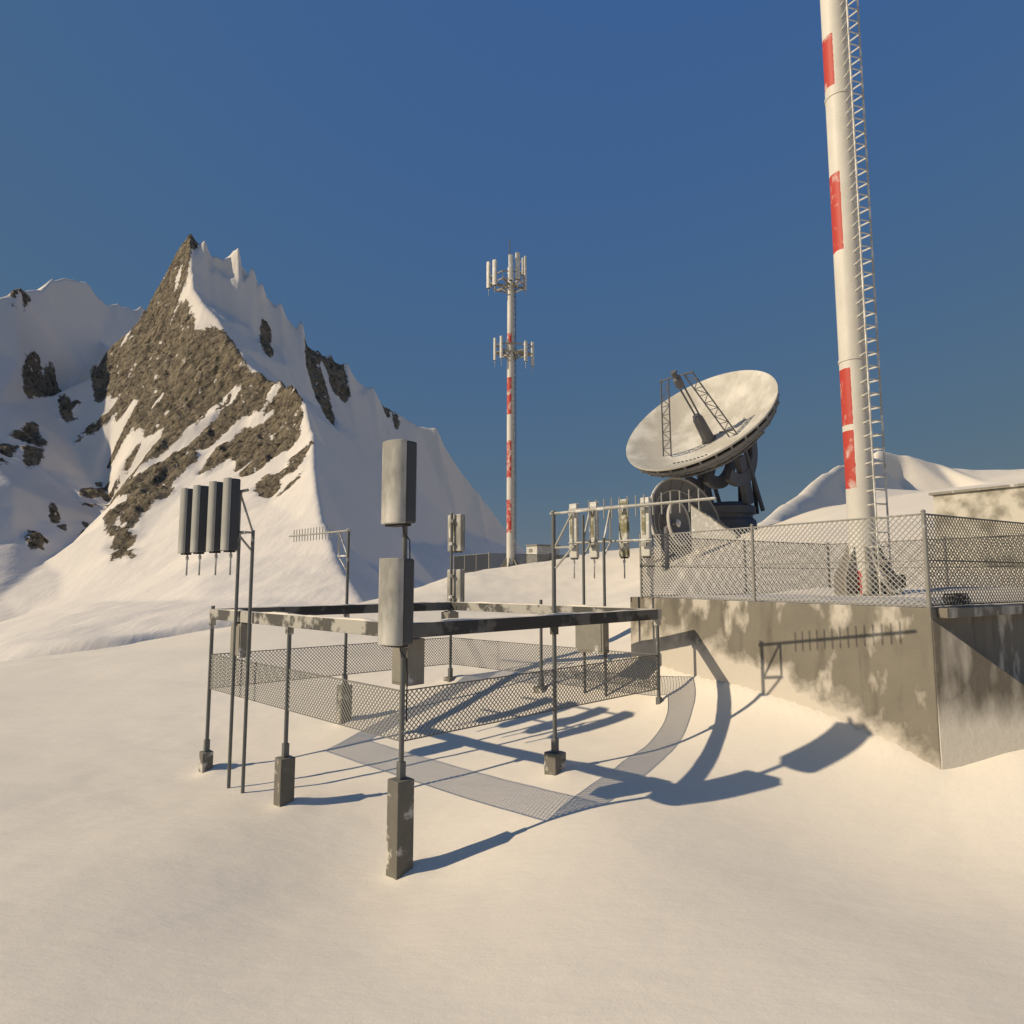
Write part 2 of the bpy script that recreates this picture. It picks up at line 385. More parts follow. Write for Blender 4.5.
def inside(poly, X, Y):
    r = np.zeros(X.shape, bool)
    if len(poly) < 3: return r
    px = [p[0] for p in poly]; py = [p[1] for p in poly]
    n = len(poly); j = n-1
    for i in range(n):
        c = ((py[i] > Y) != (py[j] > Y))
        if py[i] != py[j]: r ^= c & (X < (px[j]-px[i])*(Y-py[i])/(py[j]-py[i])+px[i])
        j = i
    return r
rock_polys = [
    [(188, 242), (178, 256), (163, 288), (148, 313), (129, 338), (113, 358), (99, 378), (97, 404), (112, 403), (122, 412), (128, 425), (112, 440), (130, 450), (146, 452), (124, 484), (112, 500), (104, 532), (118, 558), (133, 556), (131, 545), (121, 533), (135, 520), (150, 507), (165, 497), (190, 465),
     (212, 474), (238, 455), (240, 486), (250, 502), (275, 500), (309, 470), (308, 430), (302, 410), (290, 390), (279, 381), (264, 385), (248, 376), (230, 352), (214, 328), (195, 300), (190, 290), (189, 262)],
    [(25, 425), (38, 422), (45, 445), (43, 465), (28, 470), (22, 440)], [(0, 438), (20, 430), (26, 440), (10, 462), (0, 468)], [(28, 381), (38, 376), (45, 388), (38, 397), (24, 397)], [(48, 396), (54, 392), (60, 392), (54, 398)],
    [(78, 490), (108, 480), (106, 500), (92, 512), (80, 505)], [(48, 520), (52, 500), (62, 518), (58, 522)], [(27, 528), (48, 542), (42, 557), (29, 554)], [(97, 376), (104, 370), (104, 405), (97, 404)], [(75, 435), (84, 440), (82, 448), (76, 444)], [(63, 415), (72, 420), (70, 424), (62, 420)], [(82, 520), (92, 522), (90, 530), (83, 530)], [(57, 523), (70, 525), (66, 530), (58, 529)],
    [(309, 353), (320, 358), (331, 364), (328, 367), (314, 364)], [(314, 368), (321, 372), (325, 395), (333, 408), (328, 414), (319, 404), (314, 392)], [(331, 372), (339, 370), (348, 388), (352, 398), (346, 402), (336, 396), (331, 388)], [(265, 321), (271, 340), (274, 357), (266, 358), (269, 344)], [(326, 414), (335, 418), (334, 426), (328, 420)], [(296, 326), (300, 325), (300, 334), (296, 332)], [(384, 412), (392, 417), (386, 418)], [(395, 427), (402, 430), (396, 431)], [(12, 297), (20, 291), (20, 305), (12, 310)], [(134, 308), (142, 297), (148, 306), (140, 314)]]
snow_polys = [
    [(166, 296), (193, 292), (209, 318), (226, 334), (224, 342), (206, 347), (194, 348), (190, 330), (176, 310)], [(195, 352), (214, 346), (212, 352), (198, 357)], [(186, 350), (205, 344), (204, 350), (190, 354)], [(172, 338), (184, 336), (180, 342)], [(206, 362), (224, 358), (224, 368), (216, 366), (208, 372)], [(186, 383), (192, 382), (192, 390), (187, 388)],
    [(190, 446), (202, 448), (214, 438), (240, 424), (275, 402), (272, 411), (245, 432), (214, 452), (203, 470), (196, 492), (186, 488), (198, 456)], [(237, 474), (250, 476), (262, 466), (290, 446), (309, 428), (311, 440), (285, 466), (262, 482), (247, 494), (240, 484)],
    [(75, 422), (97, 402), (122, 396), (120, 410), (128, 424), (105, 436)], [(98, 452), (112, 440), (140, 441), (167, 426), (150, 446), (125, 470), (108, 462)], [(115, 500), (125, 496), (124, 525), (118, 536)], [(132, 446), (150, 436), (166, 428), (150, 444), (136, 452)], [(104, 412), (128, 405), (116, 420), (104, 424)]]
wob = fbm(MX*.16, MY*.16, 4, 3); wob2 = fbm(MX*.16+40, MY*.16-20, 4, 8)
wa = np.where(MZ > 75, 1.3, 3.8); PX_ = MX+wob*wa; PY_ = MY+wob2*wa
rock = np.zeros(MX.shape)
for p in rock_polys: rock = np.maximum(rock, inside(lay(p), PX_ if len(p) > 20 else MX+wob, PY_ if len(p) > 20 else MY+wob2))
for p in snow_polys: rock = np.minimum(rock, 1.0-inside(lay(p), MX+wob*2.5, MY+wob2*2.5))
big = rock.copy()
for q in range(1, 10):                # carry the rock over the crest on to the hidden far side
    big[q:, :-q] = np.maximum(big[q:, :-q], np.where(MZ[q:, :-q] > 55, rock[:-q, q:], 0)); big[q:, :] = np.maximum(big[q:, :], np.where((MZ[q:, :] > 60) & (MX[q:, :] < -116.5), rock[:-q, :], 0))
rock = big
al = MX*.6+MY*.8; ac = MX*.8-MY*.6
rock *= (fbm(MX*.30+MY*.12, MY*.10-MX*.08, 4, 22) < .42)
rock *= (fbm(al*.045, ac*.32, 4, 61) < np.where(MZ < 62, .27, .58))        # snow lodged on the slanting ledges
for p in ([(72, 425), (97, 404), (124, 398), (130, 424), (105, 440)], [(98, 455), (112, 442), (142, 442), (160, 432), (125, 472), (110, 466)], [(92, 500), (122, 480), (128, 500), (118, 520)]):
    rock = np.maximum(rock, inside(lay(p), MX+wob*2.5, MY+wob2*2.5) & (fbm(al*.05, ac*.34, 4, 65) > .10))   # and rock breaking through the gully snow
rock[(MX > -113.6) & (MZ > 100)] = 0
rs = blur(rock, 2); rw = blur(rock, 8)
# relief: broken rock, fluted snow, soft apron
high = np.clip((MZ-18)/40, 0, 1)
fu = MX*.35+MY*.93; fv = MX*.93-MY*.35
flute = (ridged(fu*.085+fbm(MX*.02, MY*.02, 2, 4)*.8, fv*.012, 3, 41)-.6)*1.5 + fbm(fu*.04, fv*.012, 2, 44)*.8
flute += np.where((MX > -112) & (MZ > 50), np.clip((MZ-50)/25, 0, 1), 0)*(ridged(fu*.10+3.3, fv*.010, 3, 47)-.6)*3.2
MZ = MZ + rw*(ridged(MX*.11, MY*.11, 5, 12)-.55)*4.6 + rs*fbm(MX*.5, MY*.5, 3, 14)*1.5 + (1-rw)*high*flute + (1-rw)*(1-high)*fbm(MX*.05, MY*.05, 4, 51)*1.0
# sharp teeth along the crest, each drawn out down its own flute
for (px, py, Yd), hgt, wd_ in (((205, 246, 230.5), 4.0, .9), ((216, 258, 232), 3.5, .8), ((233, 254, 233), 3.2, .9), ((239, 250, 233), 4.5, 1.1), ((253, 272, 234), 4.2, 1.0), ((263, 283, 234), 3.2, .9), ((281, 310, 239), 4.2, 1.1), ((301, 324, 244), 4.2, 1.1), ((331, 361, 250), 3.0, 1.0), ((347, 371, 253), 3.6, 1.2), ((373, 394, 258), 2.6, 1.1), ((437, 430, 272), 3.0, 1.4), ((477, 493, 278), 2.4, 1.3),
                                ((141, 308, 302), 5.5, 1.5), ((118, 306, 288), 2.0, 1.2), ((52, 282, 242), 2.0, 1.2), ((20, 294, 218), 2.2, 1.2)):
    p = at(px, py, Yd); dx = MX-p.x; dy = MY-p.y; dn = dx*.45-dy*.89; da = dx*.89+dy*.45
    hgt *= .62; wd_ *= 1.35
    MZ += hgt*np.exp(-np.abs(da/wd_)**1.5)*np.exp(-np.where(dn > 0, dn/9.0, -dn/1.2)**1.0)
m, nt, b = mat('mountain rock and snow', .85, 0, .2)
a_ = N(nt, 'ShaderNodeAttribute', attribute_name='rock').outputs['Fac']
v = coords(nt)
vr = N(nt, 'ShaderNodeTexVoronoi'); vr.inputs['Scale'].default_value = .55; L(nt, v, vr.inputs['Vector'])
rc = ramp(nt, noise(nt, v, .32, 8, .65), ((.30, (.15, .125, .088)), (.5, (.31, .255, .175)), (.70, (.46, .385, .27))))
rc = mix(nt, steps(nt, noise(nt, v, .62, 6, .75), .40, .47), (.065, .053, .038, 1), rc)
edge = math_n(nt, 'ADD', a_, math_n(nt, 'MULTIPLY', math_n(nt, 'SUBTRACT', noise(nt, v, .8, 8, .7), .5), 1.9))
bits = steps(nt, noise(nt, coords(nt, (1, 1, .6)), .42, 5, .6), .635, .665)
k = math_n(nt, 'MULTIPLY', steps(nt, edge, .46, .54), math_n(nt, 'SUBTRACT', 1.0, bits))
scol = mix(nt, noise(nt, v, .05, 4), (.74, .685, .61, 1), (.80, .74, .665, 1))
L(nt, mix(nt, k, scol, rc), b.inputs['Base Color'])
hh = math_n(nt, 'MULTIPLY', k, math_n(nt, 'MULTIPLY', noise(nt, v, .5, 9, .75), 1.6))
vo = N(nt, 'ShaderNodeTexVoronoi', feature='DISTANCE_TO_EDGE'); vo.inputs['Scale'].default_value = .28
wv = N(nt, 'ShaderNodeMix', data_type='RGBA'); wv.inputs['Factor'].default_value = .35; nz_ = N(nt, 'ShaderNodeTexNoise'); nz_.inputs['Scale'].default_value = .35; L(nt, v, nz_.inputs['Vector'])
vadd = N(nt, 'ShaderNodeVectorMath', operation='MULTIPLY_ADD'); L(nt, nz_.outputs['Color'], vadd.inputs[0]); vadd.inputs[1].default_value = (3.5, 3.5, 3.5); L(nt, coords(nt, (1, 1, .7)), vadd.inputs[2]); L(nt, vadd.outputs[0], vo.inputs['Vector'])
hh = math_n(nt, 'ADD', hh, math_n(nt, 'MULTIPLY', k, math_n(nt, 'MULTIPLY', math_n(nt, 'MINIMUM', vo.outputs['Distance'], .30), 2.6)))
hh = math_n(nt, 'ADD', hh, math_n(nt, 'MULTIPLY', noise(nt, coords(nt, (1, .4, .3)), .25, 5), .25))
bump(nt, b, hh, 1.6, 1.0)
M_ROCK = m
mountain = grid_obj('mountain', mx, my, MZ, M_ROCK, {'rock': rs})
tag(mountain, 'jagged brown rock peak with shaded snow flanks rising behind the antenna frame', 'mountain', kind='structure')

# ------------------------------------------------------------------ hill on the right
lines = [T((880, 447, 440), (868, 450, 420), (848, 458, 370), (825, 472, 300), (806, 487, 240), (788, 500, 190), (768, 514, 148), (750, 527, 120), (730, 545, 105)),
         T((880, 447, 440), (905, 454, 450), (935, 463, 455), (950, 468, 460), (975, 470, 460), (1000, 471, 460), (1015, 469, 455), (1040, 466, 455), (1100, 455, 470), (1200, 470, 480)),
         T((840, 463, 345), (862, 475, 436), (900, 479, 440), (926, 489, 432), (960, 492, 430))]
extra = T((830, 515, 232), (812, 522, 197), (790, 528, 168), (850, 505, 292), (870, 500, 376), (845, 487, 327), (858, 492, 360), (890, 505, 420), (925, 508, 410), (1000, 500, 350), (985, 482, 425), (1080, 495, 330))
extra += [Vector(p) for p in ((20, 110, -20), (40, 90, -15), (60, 75, -15), (110, 75, -15), (170, 90, -15), (480, 160, -10), (540, 480, 10), (330, 620, -5), (150, 560, -15), (40, 220, -30), (20, 160, -20), (90, 380, -20), (110, 160, -15), (160, 240, -10))]
hx = np.arange(18, 520, 2.0); hy = np.arange(74, 610, 2.2)
HZ = blur(tri_grid(lines, extra, hx, hy, -16.0), 1); HX, HY = np.meshgrid(hx, hy)
HZ += fbm(HX*.03, HY*.03, 3, 77)*1.1
M_SNOW_FAR = snow_mat('far snow', .03, .35)
hill = grid_obj('snow_hill', hx, hy, HZ, M_SNOW_FAR)
tag(hill, 'smooth snow covered hill with a shaded left slope behind the tall mast', 'hill', kind='structure')
# ------------------------------------------------------------------ antenna frame
def chain(a, b, z0, z1, cell, r):
    """chain link netting between two upright lines: two sets of slanting wires"""
    a = Vector((a[0], a[1], 0)); b = Vector((b[0], b[1], 0)); Ln = (b-a).length; d = (b-a)/Ln; n = Vector((-d.y, d.x, 0)); h = z1-z0
    mb = MB(); k = int((Ln+h)/cell)+1
    for sgn in (1, -1):
        for i in range(k+1):
            s0 = i*cell-(h if sgn > 0 else 0)
            t0, t1 = 0.0, h
            if sgn > 0:
                t0 = max(t0, -s0); t1 = min(t1, Ln-s0)
            else:
                t0 = max(t0, s0-Ln); t1 = min(t1, s0)
            if t1-t0 < .02: continue
            p = a+d*(s0+sgn*t0)+Vector((0, 0, z0+t0))+n*(sgn*r*.6); q = a+d*(s0+sgn*t1)+Vector((0, 0, z0+t1))+n*(sgn*r*.6)
            w = (q-p).normalized().cross(n)
            c = [w*r, -w*r*.5+n*r*.87, -w*r*.5-n*r*.87]
            mb.add([p+x for x in c]+[q+x for x in c], [(0, 1, 4, 3), (1, 2, 5, 4), (2, 0, 3, 5)])
    return mb
ZB = 5.19; ZF0, ZF1 = 2.83, 3.90
def mid(a, b): return (a+b)/2
posts = {'F': FR_, 'L': LF_, 'R': RT_, 'B': BK_, 'FL': mid(FR_, LF_), 'FR': mid(FR_, RT_), 'BL': mid(BK_, LF_), 'BR': mid(BK_, RT_)}
ptop = {'F': 9.40, 'L': 5.45, 'R': 5.36, 'B': 9.05, 'FL': 5.42, 'FR': 8.16, 'BL': 8.16, 'BR': 5.55}
btop = {'F': 2.05, 'L': .88, 'R': 2.22, 'B': 2.30, 'FL': 1.60, 'FR': 1.75, 'BL': 2.45, 'BR': 2.42}
bw = {'F': .42, 'L': .33, 'R': .40, 'B': .44, 'FL': .40, 'FR': .42, 'BL': .42, 'BR': .42}
eFL = (LF_-FR_).normalized(); eFR = (RT_-FR_).normalized(); eBR = (BK_-RT_).normalized()
nFL = Vector((-.68, -.733, 0)); nFR = Vector((.70, -.714, 0)); nBR = Vector((.66, .751, 0)); nBL = Vector((-.70, .714, 0))
ANG = math.atan2(eFR.y, eFR.x)
frame = thing('antenna_scaffold', (-2.5, 20.9, gz(-2.5, 20.9)), 'square steel frame of snow crusted beams on eight concrete footed posts with a netting band', 'antenna frame')
for k, p in posts.items():
    g = gz(p.x, p.y); w_ = bw[k]
    po = MB().tube([(p.x, p.y, btop[k]-.02), (p.x, p.y, ptop[k])], .058, 12).build('post', M_POLE, frame, smooth=True)
    MB().box((p.x, p.y, (btop[k]+g-.5)/2), (w_, w_, btop[k]-g+.5), ANG).build('footing', M_BLOCK, po, bev=.02)
    MB().box((p.x, p.y, btop[k]+.18), (.15, .15, .36), ANG).build('collar', M_POLE, po, bev=.008)
    if k in ('F', 'B', 'FR', 'BL'):
        MB().tube([(p.x, p.y, ptop[k]+.001), (p.x, p.y, ptop[k]+.03)], .07, 12).build('cap', M_BRACKET, po)
    MB().bar((p.x, p.y, ZB-.36), (p.x, p.y, ZB-.158), .17, .17, (1, .9, 0)).build('bracket', M_BEAM, po, bev=.01)
def inset(a, b, d0, d1):
    e = (b-a).normalized(); return a+e*d0, b-e*d1
for a, b, c0, c1 in ((FR_, LF_, .112, .0), (FR_, RT_, -.11, .112), (RT_, BK_, -.11, .112), (BK_, LF_, -.11, .112)):
    p, q = inset(a, b, c0, c1)
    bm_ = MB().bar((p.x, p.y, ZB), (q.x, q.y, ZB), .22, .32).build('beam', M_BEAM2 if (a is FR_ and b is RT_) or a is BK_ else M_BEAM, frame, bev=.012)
    e = (q-p).normalized(); sd_ = Vector((-e.y, e.x, 0)); Ln = (q-p).length; k_ = 70; vv = []
    sn = fbm(np.linspace(0, Ln, k_)*.9+p.x*3, np.zeros(k_)+p.y, 4, 71)            # wind packed snow lying along the beam
    for i in range(k_):
        c_ = p+e*(.03+(Ln-.06)*i/(k_-1)); h_ = max(.004, .028+.075*float(sn[i])) if 0 < i < k_-1 else .004
        for off, hh_ in ((-.112, .003), (-.085, h_*.75), (0, h_), (.085, h_*.75), (.112, .003)):
            vv.append((c_.x+sd_.x*off, c_.y+sd_.y*off, ZB+.16+hh_))
    cap_ = MB(); cap_.add(vv, [(i*5+j, i*5+j+1, i*5+6+j, i*5+5+j) for i in range(k_-1) for j in range(4)])
    cap_.build('snow_cap', M_SNOW, bm_, smooth=True)
for a, b in ((FR_, LF_), (FR_, RT_), (RT_, BK_), (BK_, LF_)):
    p, q = inset(a, b, .06, .06)
    ms = chain(p, q, ZF0, ZF1, .122, .0115).build('netting', M_WIRE, frame, fix=False)
    for z in (ZF0, ZF1):
        MB().tube([(p.x, p.y, z), (q.x, q.y, z)], .014, 6).build('wire_rail', M_WIRE, ms)

# ------------------------------------------------------------------ panel antennas
def panel_section(w, d, rnd):
    pts = [(w/2, d/2), (w/2, -d/2+rnd)]
    for i in range(1, 8):
        a = math.pi*i/8; pts.append((w/2*math.cos(a), -d/2+rnd-rnd*math.sin(a)))
    return pts+[(-w/2, -d/2+rnd), (-w/2, d/2)]
def panel(loc, rz, w, d, h, rnd, label, group, shell, tail=0.0, back=True, name='panel_antenna', patch=None, reach=.22, housing=None, cable=False):
    """upright antenna whose face looks along local -y; loc is the middle of its underside"""
    t = thing(name, loc, label, 'antenna', group, rz)
    def loc_build(mb, nm, mt, par, **k):
        o = mb.build(nm, mt, None, **k); o.parent = par; return o
    sec = panel_section(w, d, rnd)[1:-1]; n = len(sec)
    loc_build(MB().add([(x, y-.002, z) for z in (0, h) for x, y in sec], [tuple(range(n-1, -1, -1)), tuple(range(n, 2*n))]+[(i, (i+1) % n, (i+1) % n+n, i+n) for i in range(n)]), 'radome', shell, t, bev=.014, smooth=True)
    y0 = -d/2+rnd
    loc_build(MB().box((0, (y0+d/2)/2, h/2), (w*.985, d/2-y0, h*.992)), 'housing', housing or shell, t, bev=min(.05, w*.1))
    if cable:
        loc_build(MB().tube([(.1, d*.2, -.03), (.1, d*.25, -.16), (.02, d/2+reach-.12, -.34), (.0, d/2+reach-.09, -.7), (.0, d/2+reach-.09, -1.7)], .016, 6), 'cable', M_DARK, t, smooth=True)
    loc_build(MB().box((0, d*.1, -.02), (w*.7, d*.55, .05)), 'end_cap', M_DARK, t)
    if back:
        for z in (h*.2, h*.8):
            loc_build(MB().box((0, d/2+reach/2, z), (.10, reach, .09)).box((0, d/2+reach*.75, z), (.2, .05, .13)), 'clamp', M_BRACKET, t)
    if patch: loc_build(MB().box((w*.12, d/2+.012, h*.62), (w*.42, .02, h*.5)), 'rear_plate', patch, t, bev=.006)
    if tail:
        loc_build(MB().tube([(0, d*.2, -.02), (0, d*.2, -tail)], .028, 8).tube([(0, d*.2, -.10), (0, d*.2, -.2)], .05, 8), 'cable_tail', M_BRACKET, t)
    return t
RZF = math.atan2(nFL.x, -nFL.y); RZB = RZF+math.pi
pF = FR_+nFL*.39
panel((pF.x+.10, pF.y+.06, 7.53), RZF, .78, .54, 1.84, .24, 'grey rounded panel antenna at the top of the nearest post', None, M_PANEL, housing=M_HOUSE, cable=True)
panel((pF.x+.08, pF.y+.06, 4.92), RZF, .78, .54, 1.86, .24, 'grey rounded panel antenna lower on the nearest post, overlapping the beam', None, M_PANEL, housing=M_HOUSE, cable=True)
pB = BK_-nFL*.30
panel((pB.x, pB.y, 7.46), RZB, .86, .34, 1.58, .12, 'grey panel antenna seen from behind at the top of the farthest frame post', None, M_PANEL, patch=M_LICHEN)
panel((pB.x, pB.y, 5.28), RZB, .86, .34, 1.44, .12, 'grey panel antenna seen from behind just above the farthest beam corner', None, M_PANEL)

# ------------------------------------------------------------------ racks of tall antennas
def rack(polepx, A, B, off, nrm, px0, px1, label, ztop):
    a = A+nrm*off; b = B+nrm*off; a2 = A+nrm*.62; b2 = B+nrm*.62
    bases = [on_line(px, py, a, b) for px, py in polepx]
    t = thing('antenna_rack', (bases[0].x, bases[0].y, gz(bases[0].x, bases[0].y)), label, 'antenna rack', 'twin pole antenna racks')
    for p, zt in zip(bases, ztop):
        g = gz(p.x, p.y)
        MB().tube([(p.x, p.y, g-.4), (p.x, p.y, zt)], .052, 10).build('pole', M_POLE, t, smooth=True)
        e = p+nrm*(.62-off)
        MB().bar((p.x, p.y, 7.68), (e.x, e.y, 7.68), .06, .06).bar((p.x, p.y, 7.12), (e.x, e.y, 7.60), .05, .05).bar((p.x, p.y, 7.66), (e.x, e.y, 8.82), .045, .045).bar((e.x, e.y, 7.6), (e.x, e.y, 8.9), .06, .06).build('bracket', M_BRACKET, t)
    r0 = on_line(px0, 530, a2, b2); r1 = on_line(px1, 530, a2, b2)
    for z in (7.64, 8.86):
        MB().tube([(r0.x, r0.y, z), (r1.x, r1.y, z)], .045, 8).build('rail', M_BRACKET, t, smooth=True)
    return t
rack(((229, 778), (243, 783)), FR_, LF_, .19, nFL, 184, 246, 'twin pole rack at the left corner holding four dark antennas', (7.75, 7.75))
rack(((585, 700), (606, 698)), RT_, BK_, .19, nBR, 569, 652, 'twin pole rack behind the right beam holding four pale antennas', (8.6, 7.75))
wA, wB = FR_+nFL*.90, LF_+nFL*.90
words = ('leftmost of the four dark rounded antennas on the left rack', 'second from the left of the four dark rounded antennas on the left rack', 'third from the left of the four dark rounded antennas on the left rack', 'rightmost and nearest of the four dark rounded antennas on the left rack')
for px, wd in zip((186.5, 199, 215, 229.5), words):
    p = on_line(px, 520, wA, wB)
    panel((p.x, p.y, 7.13), RZF, .42, .40, 2.08, .13, wd, 'dark antennas on the left rack', M_PANEL_D, tail=.70, reach=.1, housing=M_HOUSE)
wA, wB = RT_+nBR*.90, BK_+nBR*.90
for px, wd, mt in ((574.5, 'pale narrow antenna at the left end of the right rack', M_WHITE), (594.5, 'pale antenna second from the left on the right rack', M_WHITE), (624.5, 'mossy dark edged antenna third from the left on the right rack', M_LICHEN), (646.5, 'pale mossy antenna at the right end of the right rack', M_WHITE)):
    p = on_line(px, 530, wA, wB)
    panel((p.x, p.y, 7.08), RZB, .36, .22, 2.06, .09, wd, 'antennas on the right rack', mt, tail=.75 if px < 640 else 0, reach=.14, patch=M_LICHEN if mt is M_WHITE else None)

# ------------------------------------------------------------------ comb antennas (boom with upright rods)
def yagi(post, nrm, label):
    t = thing('yagi_antenna', (post.x, post.y, 7.9), label, 'antenna', 'long boom antennas with upright rods')
    def q(s, z): return (post.x+nrm.x*s, post.y+nrm.y*s, z)
    MB().tube([q(-.12, 8.12), q(4.8, 8.12)], .036, 8).tube([q(4.8, 8.12), q(4.85, 8.12)], .03, 8).build('boom', M_BRACKET, t, smooth=True)
    MB().bar(q(.06, 7.18), q(.74, 7.18), .055, .055).bar(q(.70, 7.21), q(.70, 8.08), .055, .055).bar(q(.06, 6.62), q(.66, 7.15), .045, .045).bar(q(.06, 7.22), q(.66, 8.08), .04, .04).build('support', M_BRACKET, t)
    first = None
    for i in range(14):
        s = 1.25+i*.245
        if first is None:
            first = MB().tube([q(s, 7.86), q(s, 8.38)], .017, 6).build('rod', M_BRACKET, t, smooth=True); s0 = s
        else:
            c = dup(first, t); c.location = (nrm.x*(s-s0), nrm.y*(s-s0), 0)
    return t
yagi(posts['FR'], nFR, 'long boom antenna with upright rods pointing right from the near right beam post')
yagi(posts['BL'], nBL, 'long boom antenna with upright rods pointing left from the far left beam post')

# ------------------------------------------------------------------ cabinets under the beam corners
def cabinet(c, size, rot, z0, z1, label):
    t = thing('equipment_cabinet', (c.x, c.y, z0), label, 'cabinet', 'steel cabinets hung under the beams')
    MB().box((c.x, c.y, (z0+z1)/2), (size[0], size[1], z1-z0), rot).build('body', M_BOX, t, bev=.015)
    R = Matrix.Rotation(rot, 3, 'Z'); f = c+R @ Vector((0, -size[1]/2-.012, 0))
    MB().box((f.x, f.y, (z0+z1)/2), (size[0]*.86, .024, (z1-z0)*.88), rot).build('door', M_BOX, t, bev=.006)
    for s in (-1, 1):
        h = c+R @ Vector((s*size[0]*.3, 0, 0)); MB().box((h.x, h.y, z1+.02), (.06, size[1]*.7, .05), rot).build('hanger', M_BRACKET, t)
    return t
aFL = math.atan2(-eFL.y, -eFL.x); aBR = math.atan2(eBR.y, eBR.x)
cabinet(FR_+Vector((.02, .62, 0)), (.56, .50), aFL, 3.95, 4.98, 'grey brown cabinet under the near beam corner behind the nearest post')
p = on_line(241, 640, FR_, LF_); cabinet(Vector((p.x, p.y, 0))+nFL*.0, (.66, .34), aFL, 4.0, 4.98, 'frosted cabinet under the left beam beside the twin poles')
cabinet(BK_+Vector((.02, -.62, 0)), (.5, .5), aFL, 4.3, 4.98, 'small dark cabinet under the farthest beam corner')
p = on_line(592, 640, RT_, BK_); cabinet(Vector((p.x, p.y, 0)), (1.15, .36), aBR+math.pi, 3.8, 4.98, 'wide grey cabinet under the far right beam by the twin poles')

# ------------------------------------------------------------------ concrete platform, its fence
m, nt, b = mat('snow plastered concrete wall', .9, 0, .2)
v = coords(nt, kind='Object'); geo = N(nt, 'ShaderNodeNewGeometry'); sx = N(nt, 'ShaderNodeSeparateXYZ'); L(nt, geo.outputs['Position'], sx.inputs[0])
line_ = math_n(nt, 'SUBTRACT', 4.45, math_n(nt, 'MULTIPLY', math_n(nt, 'MAXIMUM', math_n(nt, 'SUBTRACT', sx.outputs['X'], 6.9), 0.0), .75))       # height up to which wind has packed snow on it
h = math_n(nt, 'SUBTRACT', line_, sx.outputs['Z'])
h = math_n(nt, 'ADD', h, math_n(nt, 'MULTIPLY', math_n(nt, 'SUBTRACT', noise(nt, v, .75, 5, .6), .5), 2.6))
k1 = steps(nt, math_n(nt, 'ADD', math_n(nt, 'MULTIPLY', h, .5), .5), .40, .68)
k2 = steps(nt, noise(nt, coords(nt, (1, 1, .55)), 1.15, 4, .55), .53, .64)
k = math_n(nt, 'MAXIMUM', k1, math_n(nt, 'MULTIPLY', k2, .85))
base = mix(nt, noise(nt, v, .9, 6, .6), (.155, .14, .112, 1), (.255, .232, .19, 1))
base = mix(nt, steps(nt, noise(nt, coords(nt, (1.2, 1.2, .25)), 1.6, 5), .52, .75), base, (.12, .108, .088, 1))
L(nt, mix(nt, k, base, (.58, .53, .455, 1)), b.inputs['Base Color'])
bump(nt, b, math_n(nt, 'ADD', k, math_n(nt, 'MULTIPLY', noise(nt, v, 9, 6), .25)), .03, .8)
M_WALL = m
m, nt, b = mat('snow streaked concrete', .9, 0, .2)
k = steps(nt, noise(nt, coords(nt, (1.3, 1.3, .35)), 1.1, 3, .5), .50, .66)
base = mix(nt, noise(nt, coords(nt), 1.2, 6, .6), (.10, .088, .07, 1), (.17, .155, .13, 1))
geo = N(nt, 'ShaderNodeNewGeometry'); sx = N(nt, 'ShaderNodeSeparateXYZ'); L(nt, geo.outputs['Position'], sx.inputs[0])
low = steps(nt, math_n(nt, 'ADD', math_n(nt, 'MULTIPLY', math_n(nt, 'SUBTRACT', 3.5, sx.outputs['Z']), .5), noise(nt, coords(nt, (1.2, 1.2, .4)), 1.2, 4)), .35, .8)
k = math_n(nt, 'MAXIMUM', math_n(nt, 'MULTIPLY', k, .8), low)
L(nt, mix(nt, k, base, (.60, .56, .49, 1)), b.inputs['Base Color'])
bump(nt, b, noise(nt, coords(nt), 8, 6), .02, .6)
M_WING = m
W2 = Vector((4.34, 24.14, 0)); PN = Vector((.516, -.857, 0)); DZ = 5.66
plat = thing('concrete_platform', (WC.x, WC.y, gz(WC.x, WC.y)), 'tall concrete retaining platform plastered with wind packed snow at the right', 'platform')
poly = [WC, WC+PE*11.6, W2+PE*11.6, W2]
MB().prism([(p.x, p.y, -1.5) for p in poly], (0, 0, -1.5), (0, 0, DZ)).build('wall', M_WALL, plat, bev=.03)
slab = [WC+PE*.25+PN*.003, WC+PE*.25+PN*.24, WC+PE*11.6+PN*.24, WC+PE*11.6+PN*.003]
MB().prism([(p.x, p.y, DZ-.24) for p in slab], (0, 0, DZ-.24), (0, 0, DZ-.006)).build('ledge', M_WALL, plat, bev=.02)
xs = np.linspace(0, 1, 40)
wd = Vector((math.cos(R_(-9)), math.sin(R_(-9)), 0)); pts = []
for s, z in ((0.02, -1.5), (0.02, 5.40), (2.4, 3.50), (4.2, 2.04), (4.2, -1.5)):
    q = WC+wd*s; pts.append((q.x, q.y, z))
MB().prism(pts, (0, 0, 0), (.012, .28, 0)).build('wing_wall', M_WING, plat, bev=.015)
